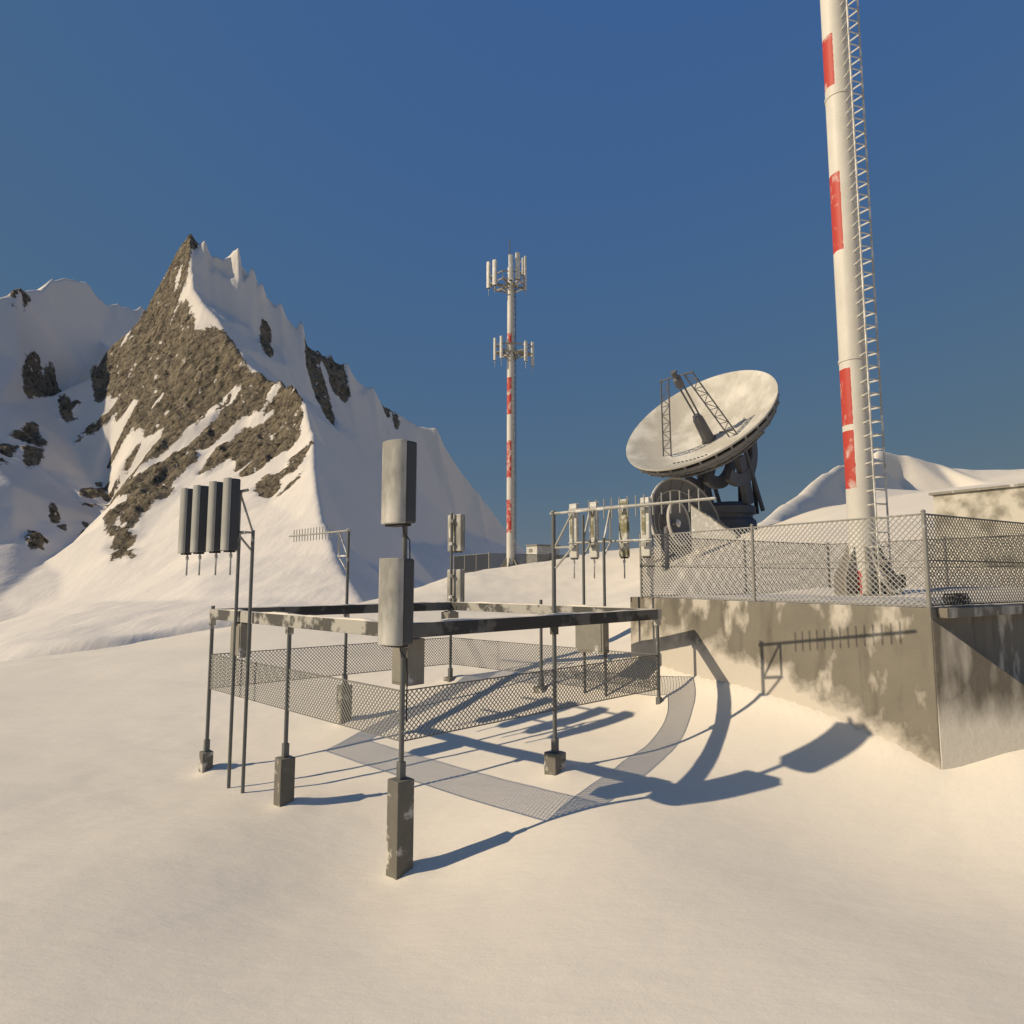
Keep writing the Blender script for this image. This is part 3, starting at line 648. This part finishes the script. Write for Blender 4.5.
# snow lying on the deck
a = np.linspace(.2, 9.7, 50); c = np.linspace(.15, 11.4, 50); AA, CC = np.meshgrid(a, c)
u = (W2-WC).normalized()
DX = WC.x+u.x*AA+PE.x*CC; DY = WC.y+u.y*AA+PE.y*CC
DZs = DZ+.004+np.clip(np.minimum.reduce([AA-.2, 9.7-AA, CC-.15, 11.4-CC])/1.2, 0, 1)*(.10+fbm(DX*.5, DY*.5, 3, 91)*.09+.05*np.clip(CC-5, 0, 6))
vv = np.stack([DX, DY, DZs], -1).reshape(-1, 3); mb = MB(); mb.v = [tuple(map(float, q)) for q in vv]
mb.f = [(j*50+i, j*50+i+1, j*50+50+i+1, j*50+50+i) for j in range(49) for i in range(49)]
mb.build('deck_snow', M_SNOW, plat, smooth=True)

fence = thing('chain_link_fence', (WC.x, WC.y, DZ), 'tall chain link fence standing on the concrete platform round the thick mast', 'fence')
Z0, Z1 = DZ+.05, DZ+2.2
c4 = [WC+PE*.0, W2+(WC-W2).normalized()*.35, None, None]
fa = WC+PE*.06+(W2-WC).normalized()*.06; fb = WW
fc = fb+PE*11.2; fd = fa+PE*11.2
loops = [(fa, fb, 2, M_WIRE2), (fb, fc, 2, M_WIRE), (fc, fd, 2, M_WIRE), (fd, fa, 2, M_WIRE)]
done = []
for a, b_, n_, mw in loops:
    for i in range(n_):
        p = a.lerp(b_, i/n_); q = a.lerp(b_, (i+1)/n_)
        po = MB().tube([(p.x, p.y, DZ-.02), (p.x, p.y, Z1+.06)], .05, 10).build('post', M_FPOST, fence, smooth=True)
        MB().lathe([(0, .05), (.035, .04), (.06, 0)], 10, Matrix.Translation((p.x, p.y, Z1+.06))).build('cap', M_FPOST, po)
        pp, qq = inset(p, q, .05, .05)
        nt_ = chain(pp, qq, Z0, Z1, .145, .0125).build('netting', mw, fence, fix=False)
        for z, r in ((Z0, .016), ((Z0+Z1)/2-.02, .018), (Z1, .022)):
            MB().tube([(pp.x, pp.y, z), (qq.x, qq.y, z)], r, 8).build('rail', M_FPOST if mw is M_WIRE2 else M_WIRE, fence, smooth=True)

# ------------------------------------------------------------------ masts
def mast_paint(name, bands, cut, right, worn=.5):
    """weathered white paint with red bands; bands are heights in metres; cut keeps the red to the part of the girth left of it"""
    m, nt, b = mat(name, .55, 0, .35)
    v = coords(nt); geo = N(nt, 'ShaderNodeNewGeometry'); sx = N(nt, 'ShaderNodeSeparateXYZ'); L(nt, geo.outputs['Position'], sx.inputs[0])
    k = None; z = math_n(nt, 'ADD', sx.outputs['Z'], math_n(nt, 'MULTIPLY', math_n(nt, 'SUBTRACT', noise(nt, v, 4, 4), .5), .10))
    for a, c in bands:
        f = math_n(nt, 'MULTIPLY', math_n(nt, 'GREATER_THAN', z, a), math_n(nt, 'LESS_THAN', z, c)); k = f if k is None else math_n(nt, 'MAXIMUM', k, f)
    if cut is not None:
        tc = N(nt, 'ShaderNodeTexCoord'); d = N(nt, 'ShaderNodeVectorMath', operation='DOT_PRODUCT'); L(nt, tc.outputs['Object'], d.inputs[0]); d.inputs[1].default_value = right
        k = math_n(nt, 'MULTIPLY', k, math_n(nt, 'LESS_THAN', math_n(nt, 'ADD', d.outputs['Value'], math_n(nt, 'MULTIPLY', math_n(nt, 'SUBTRACT', noise(nt, v, 6, 3), .5), .05)), cut))
    fade = steps(nt, noise(nt, coords(nt, (1, 1, .8)), 1.9, 5, .6), worn, worn+.16)
    k = math_n(nt, 'MULTIPLY', k, math_n(nt, 'SUBTRACT', 1.0, math_n(nt, 'MULTIPLY', fade, .85)))
    wh = mix(nt, steps(nt, noise(nt, coords(nt, (1, 1, .4)), 1.4, 6), .4, .75), (.66, .63, .56, 1), (.54, .51, .45, 1))
    L(nt, mix(nt, k, wh, (.46, .052, .036, 1)), b.inputs['Base Color']); return m
def ladder(t, c, rad, ang, z0, z1, gap, step, thick, mt, R0):
    """ladder on stand-offs beside a round shaft, with pairs of uprights"""
    out = Vector((math.cos(ang), math.sin(ang), 0)); tan = Vector((-math.sin(ang), math.cos(ang), 0))
    l = MB(); A_ = c+out*rad+tan*gap/2; B_ = c+out*rad-tan*gap/2
    for p in (A_, B_): l.tube([(p.x, p.y, z0), (p.x, p.y, z1)], thick, 6)
    lo = l.build('ladder', mt, t, smooth=True)
    first = None; z = z0+.2
    while z < z1:
        if first is None:
            r = MB(); pts = [B_, A_]
            d = c-A_; d.z = 0; k = d.normalized()*(d.length-R0*.96); d2 = c-B_; d2.z = 0; k2 = d2.normalized()*(d2.length-R0*.96)
            r.tube([(B_.x+k2.x, B_.y+k2.y, z), (B_.x, B_.y, z), (A_.x, A_.y, z), (A_.x+k.x, A_.y+k.y, z)], thick*.8, 6)
            first = r.build('rung', mt, lo, smooth=True); zf_ = z
        else:
            q = dup(first, lo); q.location.z = z-zf_
        z += step
    return lo
MC = Vector((12.1, 22.4, 0)); vd = MC.normalized(); rt = Vector((vd.y, -vd.x, 0))
def zy(px, py): return at(px, py, 22.4).z
tall = thing('antenna_mast', (MC.x, MC.y, DZ), 'thick white mast with worn red bands and a ladder inside the fence at the right', 'mast')
bands = [(zy(840, 253), zy(835, 176)), (zy(850, 426), zy(846, 370)), (zy(852, 489), zy(850, 432)), (DZ, zy(860, 571)), (zy(835, 90), zy(832, 40))]
M_MAST = mast_paint('mast paint', bands, -.10, tuple(rt), .56)
sh = MB().lathe([(.45, DZ-.05), (.45, 14.0), (.449, 14.02), (.449, 30), (.44, 46), (0, 46)], 40, Matrix.Translation((MC.x, MC.y, 0))).build('shaft', M_MAST, tall, smooth=True)
for z in (14.0, 24.0): MB().lathe([(.452, z-.05), (.475, z-.05), (.475, z+.05), (.452, z+.05)], 40, Matrix.Translation((MC.x, MC.y, 0)), True).build('flange', M_MAST, sh)
MB().lathe([(0, DZ+.02), (1.0, DZ+.02), (1.0, DZ+.16), (0, DZ+.16)], 32, Matrix.Translation((MC.x, MC.y, 0))).build('base_plate', M_BLOCK, tall, bev=.02)
for i in range(8):
    an = i*math.pi/4+.42; d = Vector((math.cos(an), math.sin(an), 0)); s_ = Vector((-d.y, d.x, 0))
    pl = [MC+d*.44+Vector((0, 0, DZ+.16)), MC+d*.96+Vector((0, 0, DZ+.16)), MC+d*.96+Vector((0, 0, DZ+.75)), MC+d*.50+Vector((0, 0, DZ+1.75)), MC+d*.44+Vector((0, 0, DZ+1.75))]
    MB().prism([p-s_*.03 for p in pl], (0, 0, 0), s_*.06).build('base_fin', M_BOX, tall)
angl = math.atan2(rt.y, rt.x)-R_(46)
M_LADDER = frosted('ladder steel', (.52, .50, .45), .55, .05, (.45, .6), 2, (.74, .71, .64, 1))
ladder(tall, MC, .86, angl, DZ+.1, 40, .48, .475, .036, M_LADDER, .45)
cq = [at(872, 552, 21.9), at(876, 565, 21.6), at(882, 578, 21.4), at(890, 590, 21.3), at(899, 592, 21.2)]
MB().tube(cq, .05, 8).build('cable_conduit', M_BRACKET, tall, smooth=True)
jb = at(901, 586, 21.2)
t = thing('junction_post', (jb.x, jb.y, DZ), 'small dark cable box on a stub beside the thick mast', 'junction box')
MB().box((jb.x, jb.y, 6.25), (.26, .2, .42), .5).build('box', M_DARK, t, bev=.02); MB().tube([(jb.x, jb.y, DZ), (jb.x, jb.y, 6.05)], .04, 8).build('stub', M_POLE, t)
# coil of cable left at the fence foot
k0 = WC+PE*1.2-PN*.25; k1 = WC+PE*2.35-PN*.25; pts = []
for i in range(121):
    f = i/120; a = f*9*2*math.pi; c_ = k0.lerp(k1, f); pts.append((c_.x+.06*math.cos(a), c_.y, DZ+.17+.13*math.sin(a)))
tag(MB().tube(pts, .022, 6).build('cable_coil', M_DARK, smooth=True), 'black coil of cable lying at the foot of the fence near the platform corner', 'cable coil')

# far mast
YC = 74.0; fm = at(510.5, 572, YC); FMZ = fm.z
def zf(py): return at(510, py, YC).z
FC = Vector((fm.x, fm.y, 0))
far = thing('antenna_mast', (fm.x, fm.y, FMZ), 'distant slim white mast with worn red bands carrying two rings of antennas', 'mast')
M_MAST2 = mast_paint('far mast paint', [(zf(346), zf(334)), (zf(415), zf(378)), (zf(478), zf(441)), (zf(533), zf(500))], .12, (1, 0, 0), .46)
MB().lathe([(.46, FMZ-1), (.42, zf(400)), (.38, zf(290)), (.36, zf(268)), (0, zf(268))], 20, Matrix.Translation(FC)).build('shaft', M_MAST2, far, smooth=True)
MB().tube([(FC.x-.1, FC.y, zf(268)), (FC.x-.1, FC.y, zf(239))], .06, 6).build('lightning_rod', M_POLE, far)
ladder(far, FC, .60, R_(-25), FMZ, zf(285), .34, .7, .035, M_POLE, .42)
for i in range(6):
    an = i*math.pi/3+.3; d = Vector((math.cos(an), math.sin(an), 0)); s_ = Vector((-d.y, d.x, 0))
    pl = [FC+d*.4+Vector((0, 0, FMZ-.6)), FC+d*1.5+Vector((0, 0, FMZ-.6)), FC+d*1.5+Vector((0, 0, FMZ+.15)), FC+d*.5+Vector((0, 0, FMZ+1.6)), FC+d*.4+Vector((0, 0, FMZ+1.6))]
    MB().prism([p-s_*.05 for p in pl], (0, 0, 0), s_*.1).build('base_fin', M_BOX, far)
def ring(zr, pts, rad, nm):
    mb = MB()
    P3 = [Vector((FC.x+x, FC.y+y, zr)) for x, y in pts]
    for z in (zr, zr+.9):
        for i in range(len(P3)):
            a, c = P3[i].copy(), P3[(i+1) % len(P3)].copy(); a.z = c.z = z; mb.bar(a, c, .12, .12)
    for p in P3:
        mb.bar((FC.x, FC.y, zr+.02), (p.x, p.y, zr), .16, .22); mb.bar((FC.x, FC.y, zr-.9), (p.x*.6+FC.x*.4, p.y*.6+FC.y*.4, zr-.05), .1, .1); mb.bar((p.x, p.y, zr), (p.x, p.y, zr+.9), .09, .09)
    mb.build('antenna_ring', M_BOX, far)
ring(zf(286), [(-2.5, -.5), (-.9, -2.0), (1.1, -1.7), (1.7, .7), (.3, 2.0), (-1.8, 1.3)], 2.2, 'u')
ring(zf(354), [(-1.9, -.6), (-.5, -1.1), (1.9, -.8), (2.7, .2), (.8, 1.4), (-1.0, 1.0)], 2.2, 'l')
up = [(488.3, -.5, 262, 288, .38, 'leftmost white antenna on the upper ring of the distant mast'), (494.5, -1.3, 260, 285, .40, 'second white antenna from the left on the upper ring of the distant mast'),
      (510.8, -2.1, 255, 280, .44, 'white antenna in front of the shaft on the upper ring of the distant mast'), (517.7, -1.8, 253, 279, .44, 'tallest reaching white antenna just right of the shaft on the upper ring'),
      (523.2, .9, 258, 275, .30, 'short white antenna on the right side of the upper ring of the distant mast'), (525.6, .2, 256, 290, .26, 'rightmost grey antenna on the upper ring of the distant mast')]
lo = [(494.7, -.6, 338, 360, .26, 'leftmost slim antenna on the lower ring of the distant mast'), (501.2, -1.1, 336, 358, .28, 'second slim antenna from the left on the lower ring of the distant mast'), (507.3, -1.0, 339, 354, .24, 'short slim antenna against the shaft on the lower ring'),
      (526, -.9, 341, 361, .32, 'inner of the two antennas on the right arm of the lower ring'), (532.8, -.1, 342, 366, .30, 'outermost right antenna on the lower ring of the distant mast')]
for grp, ls in (('antennas on the upper ring of the distant mast', up), ('antennas on the lower ring of the distant mast', lo)):
    for px, dy, y0, y1, w_, lb in ls:
        p = at(px, y1, YC+dy); ang = math.atan2(p.x-fm.x, -dy if abs(dy) > .01 else .01)
        panel((p.x, p.y, p.z), ang*.5, w_*1.25, w_*.8, at(px, y0, YC+dy).z-p.z, .1, lb, grp, M_WHITE, tail=.9, reach=.2)

# far compound fence and hut
A0, A1, A2, A3 = at(454, 574, 86), at(489, 573, 76), at(592, 560, 84), at(560, 560, 96)
ff = thing('chain_link_fence', (A1.x, A1.y, A1.z-1), 'distant grey chain link fence round the foot of the slim mast', 'fence')
for p, q in ((A0, A1), (A1, A2), (A2, A3)):
    zc = at(489, 571, 76).z-.1
    chain(p, q, zc, zc+2.15, .19, .03).build('netting', M_WIRE, ff, fix=False)
    for j in range(4):
        r = p.lerp(q, j/3)
        if j < 3 or (p, q) == (A2, A3): MB().tube([(r.x, r.y, zc-1.2), (r.x, r.y, zc+2.25)], .09 if j == 0 else .06, 8).build('post', M_FPOST, ff, smooth=True)
    for z in (zc, zc+2.15): MB().tube([(p.x, p.y, z), (q.x, q.y, z)], .035, 6).build('rail', M_FPOST, ff)
hc = at(543, 575, 84); hz = at(543, 545, 84).z
hut = thing('equipment_hut', (hc.x, hc.y, hz-3.6), 'small distant hut with a sunlit white end wall beside the slim mast', 'hut')
hr = math.atan2(.6, .8)
MB().box((hc.x, hc.y, hz-1.9), (3.7, 2.2, 3.4), hr).build('wall', M_WHITE, hut, bev=.03)
MB().box((hc.x, hc.y, hz-.1), (3.95, 2.45, .19), hr).build('roof', M_BOX, hut, bev=.04)
R = Matrix.Rotation(hr, 3, 'Z'); q = hc+R @ Vector((.6, -1.115, 0)); MB().box((q.x, q.y, hz-2.1), (.9, .03, 2.0), hr).build('door', M_BOX, hut)
q = hc+R @ Vector((-1.87, .2, 0)); MB().box((q.x, q.y, hz-.75), (.04, .7, .45), hr).build('vent', M_BOX, hut)

# ------------------------------------------------------------------ dishes
M_DISH = frosted('dish white', (.54, .51, .44), .6, 0, (.47, .66), .34, (.68, .65, .585, 1), .25)
M_DISHB = frosted('dish back grey', (.20, .20, .205), .7, 0, (.6, .75), .7, (.3, .3, .3, 1), .3)
M_YOKE = frosted('yoke steel', (.14, .14, .15), .6, 0, (.62, .74), .8, (.22, .22, .22, 1), .25)
def basis(n):
    n = n.normalized(); e1 = Vector((n.y, -n.x, 0)).normalized()*-1; e2 = n.cross(e1); M = Matrix((e1, e2, n)).transposed().to_4x4(); return n, e1, e2, M
def bowl(R0, dep, th, k=14, r0=0.0):
    inn = [(R0*i/k, dep*(i/k)**2) for i in range(k+1)]; out = [(r, z-th) for r, z in reversed(inn)]
    return inn+[(R0+th*.5, dep+.02), (R0+th*.7, dep-th)]+out
dc = at(697.6, 418.3, 62); n, e1, e2, Md = basis(Vector((-.538, -.489, .687)))
RD = 7.63; DEP = 2.7; vtx = dc-n*DEP
def dp(a, b, h=None):       # point on the dish by e1, e2 in radii (on its skin when h is None)
    hh = DEP*(a*a+b*b) if h is None else h
    return vtx+e1*(a*RD)+e2*(b*RD)+n*hh
gb = Vector((vtx.x-n.x*4.6, vtx.y-n.y*4.6, 0)); gbz = gz(gb.x, gb.y)
dish = thing('satellite_dish', (gb.x, gb.y, gbz), 'huge white satellite dish tilted to the left on a heavy dark yoke', 'satellite dish')
Mv = Matrix.Translation(vtx) @ Md
refl = MB().lathe(bowl(RD, DEP, .14), 72, Mv).build('reflector', M_DISH, dish, smooth=True)
MB().lathe([(RD*.90, DEP-.75), (RD*.975, DEP-.62), (RD*.975, DEP-.95), (RD*.87, DEP-1.65), (RD*.84, DEP-1.75), (RD*.66, DEP-3.0), (RD*.60, DEP-3.05), (RD*.36, DEP-3.9), (RD*.20, DEP-4.2), (0, DEP-4.2), (0, DEP-3.6), (RD*.5, DEP-2.5)], 48, Mv).build('back_frame', M_DISHB, dish)
rb = MB()
for i in range(32):
    a = 2*math.pi*i/32; c, s_ = math.cos(a), math.sin(a)
    rb.bar(dp(.98*c, .98*s_, DEP-.95), dp(.875*c, .875*s_, DEP-1.68), .16, .14, n); rb.bar(dp(.85*c, .85*s_, DEP-2.06), dp(.67*c, .67*s_, DEP-3.02), .14, .12, n); rb.bar(dp(.60*c, .60*s_, DEP-3.08), dp(.37*c, .37*s_, DEP-3.93), .14, .12, n); rb.bar(dp(.99*c, .99*s_, DEP-.12), dp(.972*c, .972*s_, DEP-.66), .18, .14, n)
for rr, zz in ((.93, DEP-1.3), (.75, DEP-2.55), (.48, DEP-3.5)):
    pts = [dp(rr*math.cos(2*math.pi*j/48), rr*math.sin(2*math.pi*j/48), zz) for j in range(49)]; rb.tube(pts, .11, 6, cap=False)
rb.build('back_ribs', M_DISHB, dish)
apex = dc+n*5.2
def truss(mb, a0, b0, a1, b1, k=9, r=.07):
    mb.tube([a0, a1], r, 6); mb.tube([b0, b1], r, 6)
    for i in range(k):
        p = a0.lerp(a1, i/k); q = b0.lerp(b1, (i+1)/k); p2 = a0.lerp(a1, (i+1)/k); q1 = b0.lerp(b1, i/k)
        mb.tube([p, q] if i % 2 else [q1, p2], r*.6, 5); mb.tube([p2, q], r*.6, 5)
def dtr(ca, cb, side):
    m_ = MB(); w_ = e1*.45
    truss(m_, dp(ca, cb)-w_, dp(ca, cb)+w_, apex+e1*(side-.45)-n*.35, apex+e1*(side+.45)-n*.25); return m_
dtr(-.40, -.40, -1.25).build('feed_strut', M_YOKE, dish); dtr(.42, -.12, 1.35).build('feed_strut', M_YOKE, dish)
m_ = MB(); m_.tube([dp(-.03, .05), apex-e1*.25-n*.3], .09, 8); m_.tube([dp(.05, 0), apex+e1*.3-n*.3], .09, 8); m_.build('feed_pole', M_YOKE, dish, smooth=True)
m_ = MB(); m_.tube([apex-e1*1.8-n*.3, apex+e1*1.9-n*.2], .07, 6); m_.tube([apex-e2*.5, apex+e2*.6], .07, 6); m_.build('feed_bar', M_YOKE, dish)
Ma = Matrix.Translation(apex) @ Md
MB().lathe([(0, -1.5), (.26, -1.5), (.40, -1.3), (.40, -.5), (.24, -.35), (.24, .1), (.3, .1), (.3, .3), (0, .3)], 20, Ma).build('feed_horn', M_YOKE, dish, smooth=True)
MB().lathe([(0, 3.1), (.36, 3.05), (.52, 2.6), (.6, .3), (.62, .03), (.8, .03), (.8, -.05), (0, -.05)], 24, Mv).build('hub', M_YOKE, dish, smooth=True)
for rowk in range(2):
  pn = MB()
  for j in range(9 if rowk == 0 else 0):
    q = dp(-.18+j*.045, -.62+.02*j); pn.box(q+n*.03, (.22, .12, .06), R=Md.to_3x3())
  for j in range(7 if rowk else 0):
    q = dp(.12+j*.035, .12-.01*j); pn.box(q+n*.03, (.18, .12, .06), R=Md.to_3x3())
  pn.build('bolt_row', M_DARK, dish)
# yoke: gear arcs, arms, turret
ael = Vector((n.y, -n.x, 0)).normalized(); q_ = ael.cross(n); cy = vtx-n*1.3
for off in (-2.3, 0, 2.3):
    m_ = MB(); pr = []
    for i in range(17):
        ph = R_(-75+150*i/16); c, s_ = math.cos(ph), math.sin(ph)
        pr.append([cy+ael*(off+dx)-n*(c*r)+q_*(s_*r) for r, dx in ((2.7, -.26), (3.9, -.26), (3.9, .26), (2.7, .26))])
    vs2 = [p for f4 in pr for p in f4]; fs = []
    for i in range(16):
        for j in range(4): fs.append((i*4+j, i*4+(j+1) % 4, i*4+4+(j+1) % 4, i*4+4+j))
    fs += [(0, 1, 2, 3), (67, 66, 65, 64)]
    m_.add(vs2, fs).build('elevation_arc', M_YOKE, dish)
tz = at(728, 506, gb.y).z
for sgn in (-1, 1):
    f0 = Vector((gb.x, gb.y, tz))+ael*(2.2*sgn); hp = cy+ael*(2.2*sgn)-n*1.2
    MB().bar(f0, hp, .6, 1.3).bar(f0+Vector((1.6, .6, -.6)), hp+Vector((.5, .2, 1.2)), .32, .32).build('yoke_arm', M_YOKE, dish, bev=.04)
MB().lathe([(2.9, gbz-1), (2.6, tz-1.6), (2.3, tz-1.3), (2.3, tz-.9), (2.6, tz-.9), (2.6, tz-.2), (1.6, tz+.3), (0, tz+.3)], 28, Matrix.Translation((gb.x, gb.y, 0))).build('turret', M_YOKE, dish, smooth=True)
m_ = MB()
for sgn in (-1, 1): m_.tube([Vector((gb.x+2.2, gb.y+.5, tz-.8))+ael*sgn*.9, dp(.30, .52, DEP-2.3)+ael*sgn*.4], .2, 10)
m_.build('actuator', M_DARK, dish, smooth=True)
# plinth with a sloping top in front of the turret
p0, p1 = at(692, 552, 58), at(737, 552, 56.6); zl, zr_ = at(692, 505, 58).z, at(737, 536, 56.6).z
t = thing('concrete_plinth', (p0.x, p0.y, p0.z-1), 'pale concrete plinth with a sloping top in front of the huge dish', 'plinth')
MB().prism([(p0.x, p0.y, p0.z-2), (p1.x, p1.y, p0.z-2), (p1.x, p1.y, zr_), (p0.x, p0.y, zl)], (0, 0, 0), (1.6, 3.0, 0)).build('wall', M_WHITE, t, bev=.04)
MB().prism([(p0.x-.1, p0.y-.1, zl+.003), (p1.x+.1, p1.y-.1, zr_-.07), (p1.x+.1, p1.y-.1, zr_+.05), (p0.x-.1, p0.y-.1, zl+.12)], (0, 0, 0), (1.65, 3.1, 0)).build('coping', M_BLOCK, t)

def side_dish(px, py, Y, R0, dep, nv, label, rings, stand):
    c = at(px, py, Y); n, e1, e2, Md = basis(nv); v0 = c-n*dep; g = gz(v0.x, v0.y)
    t = thing('satellite_dish', (v0.x, v0.y, g), label, 'satellite dish'); Mv = Matrix.Translation(v0) @ Md
    rf = MB().lathe(bowl(R0, dep, .12, 16), 56, Mv).build('reflector', M_DISHB if rings else M_YOKE, t, smooth=True)
    MB().lathe([(R0, dep-.10), (R0+.16, dep-.10), (R0+.16, dep+.10), (R0, dep+.10)], 56, Mv, True).build('rim', M_DISH, t, smooth=True)
    if rings:
        for rr in rings:
            pts = [v0+e1*(R0*rr*math.cos(2*math.pi*j/48))+e2*(R0*rr*math.sin(2*math.pi*j/48))+n*(dep*rr*rr+.06) for j in range(49)]
            MB().tube(pts, .06, 6, cap=False).build('panel_seam', M_DISH, rf)
        m_ = MB()
        for i in range(18):
            a = 2*math.pi*i/18; c_, s_ = math.cos(a), math.sin(a)
            m_.tube([v0+e1*(R0*r*c_)+e2*(R0*r*s_)+n*(dep*r*r+.04) for r in (.3, .5, .7, .85, .98)], .045, 5)
        m_.build('radial_ribs', M_DISHB, rf)
    MB().lathe([(.0, dep*1.15), (.18, dep*1.15), (.34, dep*.85), (.16, dep*.7), (.10, 0), (0, 0)], 16, Mv).build('feed_horn', M_WHITE, t, smooth=True)
    MB().tube([v0-n*.1, Vector((v0.x-n.x*.6, v0.y-n.y*.6, v0.z-.3)), Vector((v0.x-n.x*.6, v0.y-n.y*.6, g-.5))], stand, 12).build('stand', M_YOKE, t, smooth=True)
    return t
side_dish(687, 525, 60, 4.5, 1.7, Vector((.52, -.82, .22)), 'large grey ribbed dish turned to the right, half hidden behind the platform fence', (.55, .8), .5)
side_dish(679, 523, 53, 1.7, .55, Vector((.74, -.66, .10)), 'small deep dish with a sunlit rim in front of the grey ribbed dish', None, .22)

# ------------------------------------------------------------------ building on the right
b0 = at(933, 500, 33); wdv = Vector((.52, -.855, 0)); wnv = Vector((.855, .52, 0)); zt = at(933, 493, 33).z
bl = thing('concrete_building', (b0.x, b0.y, 5), 'low pale concrete building with grey stains and a snow lined roof edge', 'building')
m, nt, b = mat('stained pale render', .9, 0, .2)
k = steps(nt, noise(nt, coords(nt, (1, 1, 1)), .55, 4, .55), .47, .58); L(nt, mix(nt, k, (.56, .525, .45, 1), (.27, .25, .205, 1)), b.inputs['Base Color']); bump(nt, b, noise(nt, coords(nt), 6, 5), .02)
M_RENDER = m
def q4(o, dz0, dz1, mat_, nm, par, **kw):
    e0, e1_, w0, w1 = o
    pl = [b0+wdv*e0+wnv*w0, b0+wdv*e1_+wnv*w0, b0+wdv*e1_+wnv*w1, b0+wdv*e0+wnv*w1]
    return MB().prism([(p.x, p.y, dz0) for p in pl], (0, 0, dz0), (0, 0, dz1)).build(nm, mat_, par, **kw)
q4((0, 17, 0, 9), 3, zt-.12, M_RENDER, 'wall', bl, bev=.03)
rf = q4((-.12, 17.1, -.14, 9.1), zt-.118, zt, M_BOX, 'roof', bl)
# lumpy snow along the roof
mb = MB(); nx_, ny_ = 120, 24; vv = []
for j in range(ny_):
    for i in range(nx_):
        a, c = -.1+17.1*i/(nx_-1), -.12+9.1*j/(ny_-1); p = b0+wdv*a+wnv*c
        eg = min(j, ny_-1-j, i, nx_-1-i); hgt = (.10+.10*float(fbm(np.array([a*1.3]), np.array([c*1.3]), 3, 5)[0]))*min(1, eg/1.5)+.004
        vv.append((p.x, p.y, zt+max(.004, hgt)))
mb.v = vv; mb.f = [(j*nx_+i, j*nx_+i+1, j*nx_+nx_+i+1, j*nx_+nx_+i) for j in range(ny_-1) for i in range(nx_-1)]
mb.build('roof_snow', M_SNOW, rf, smooth=True)
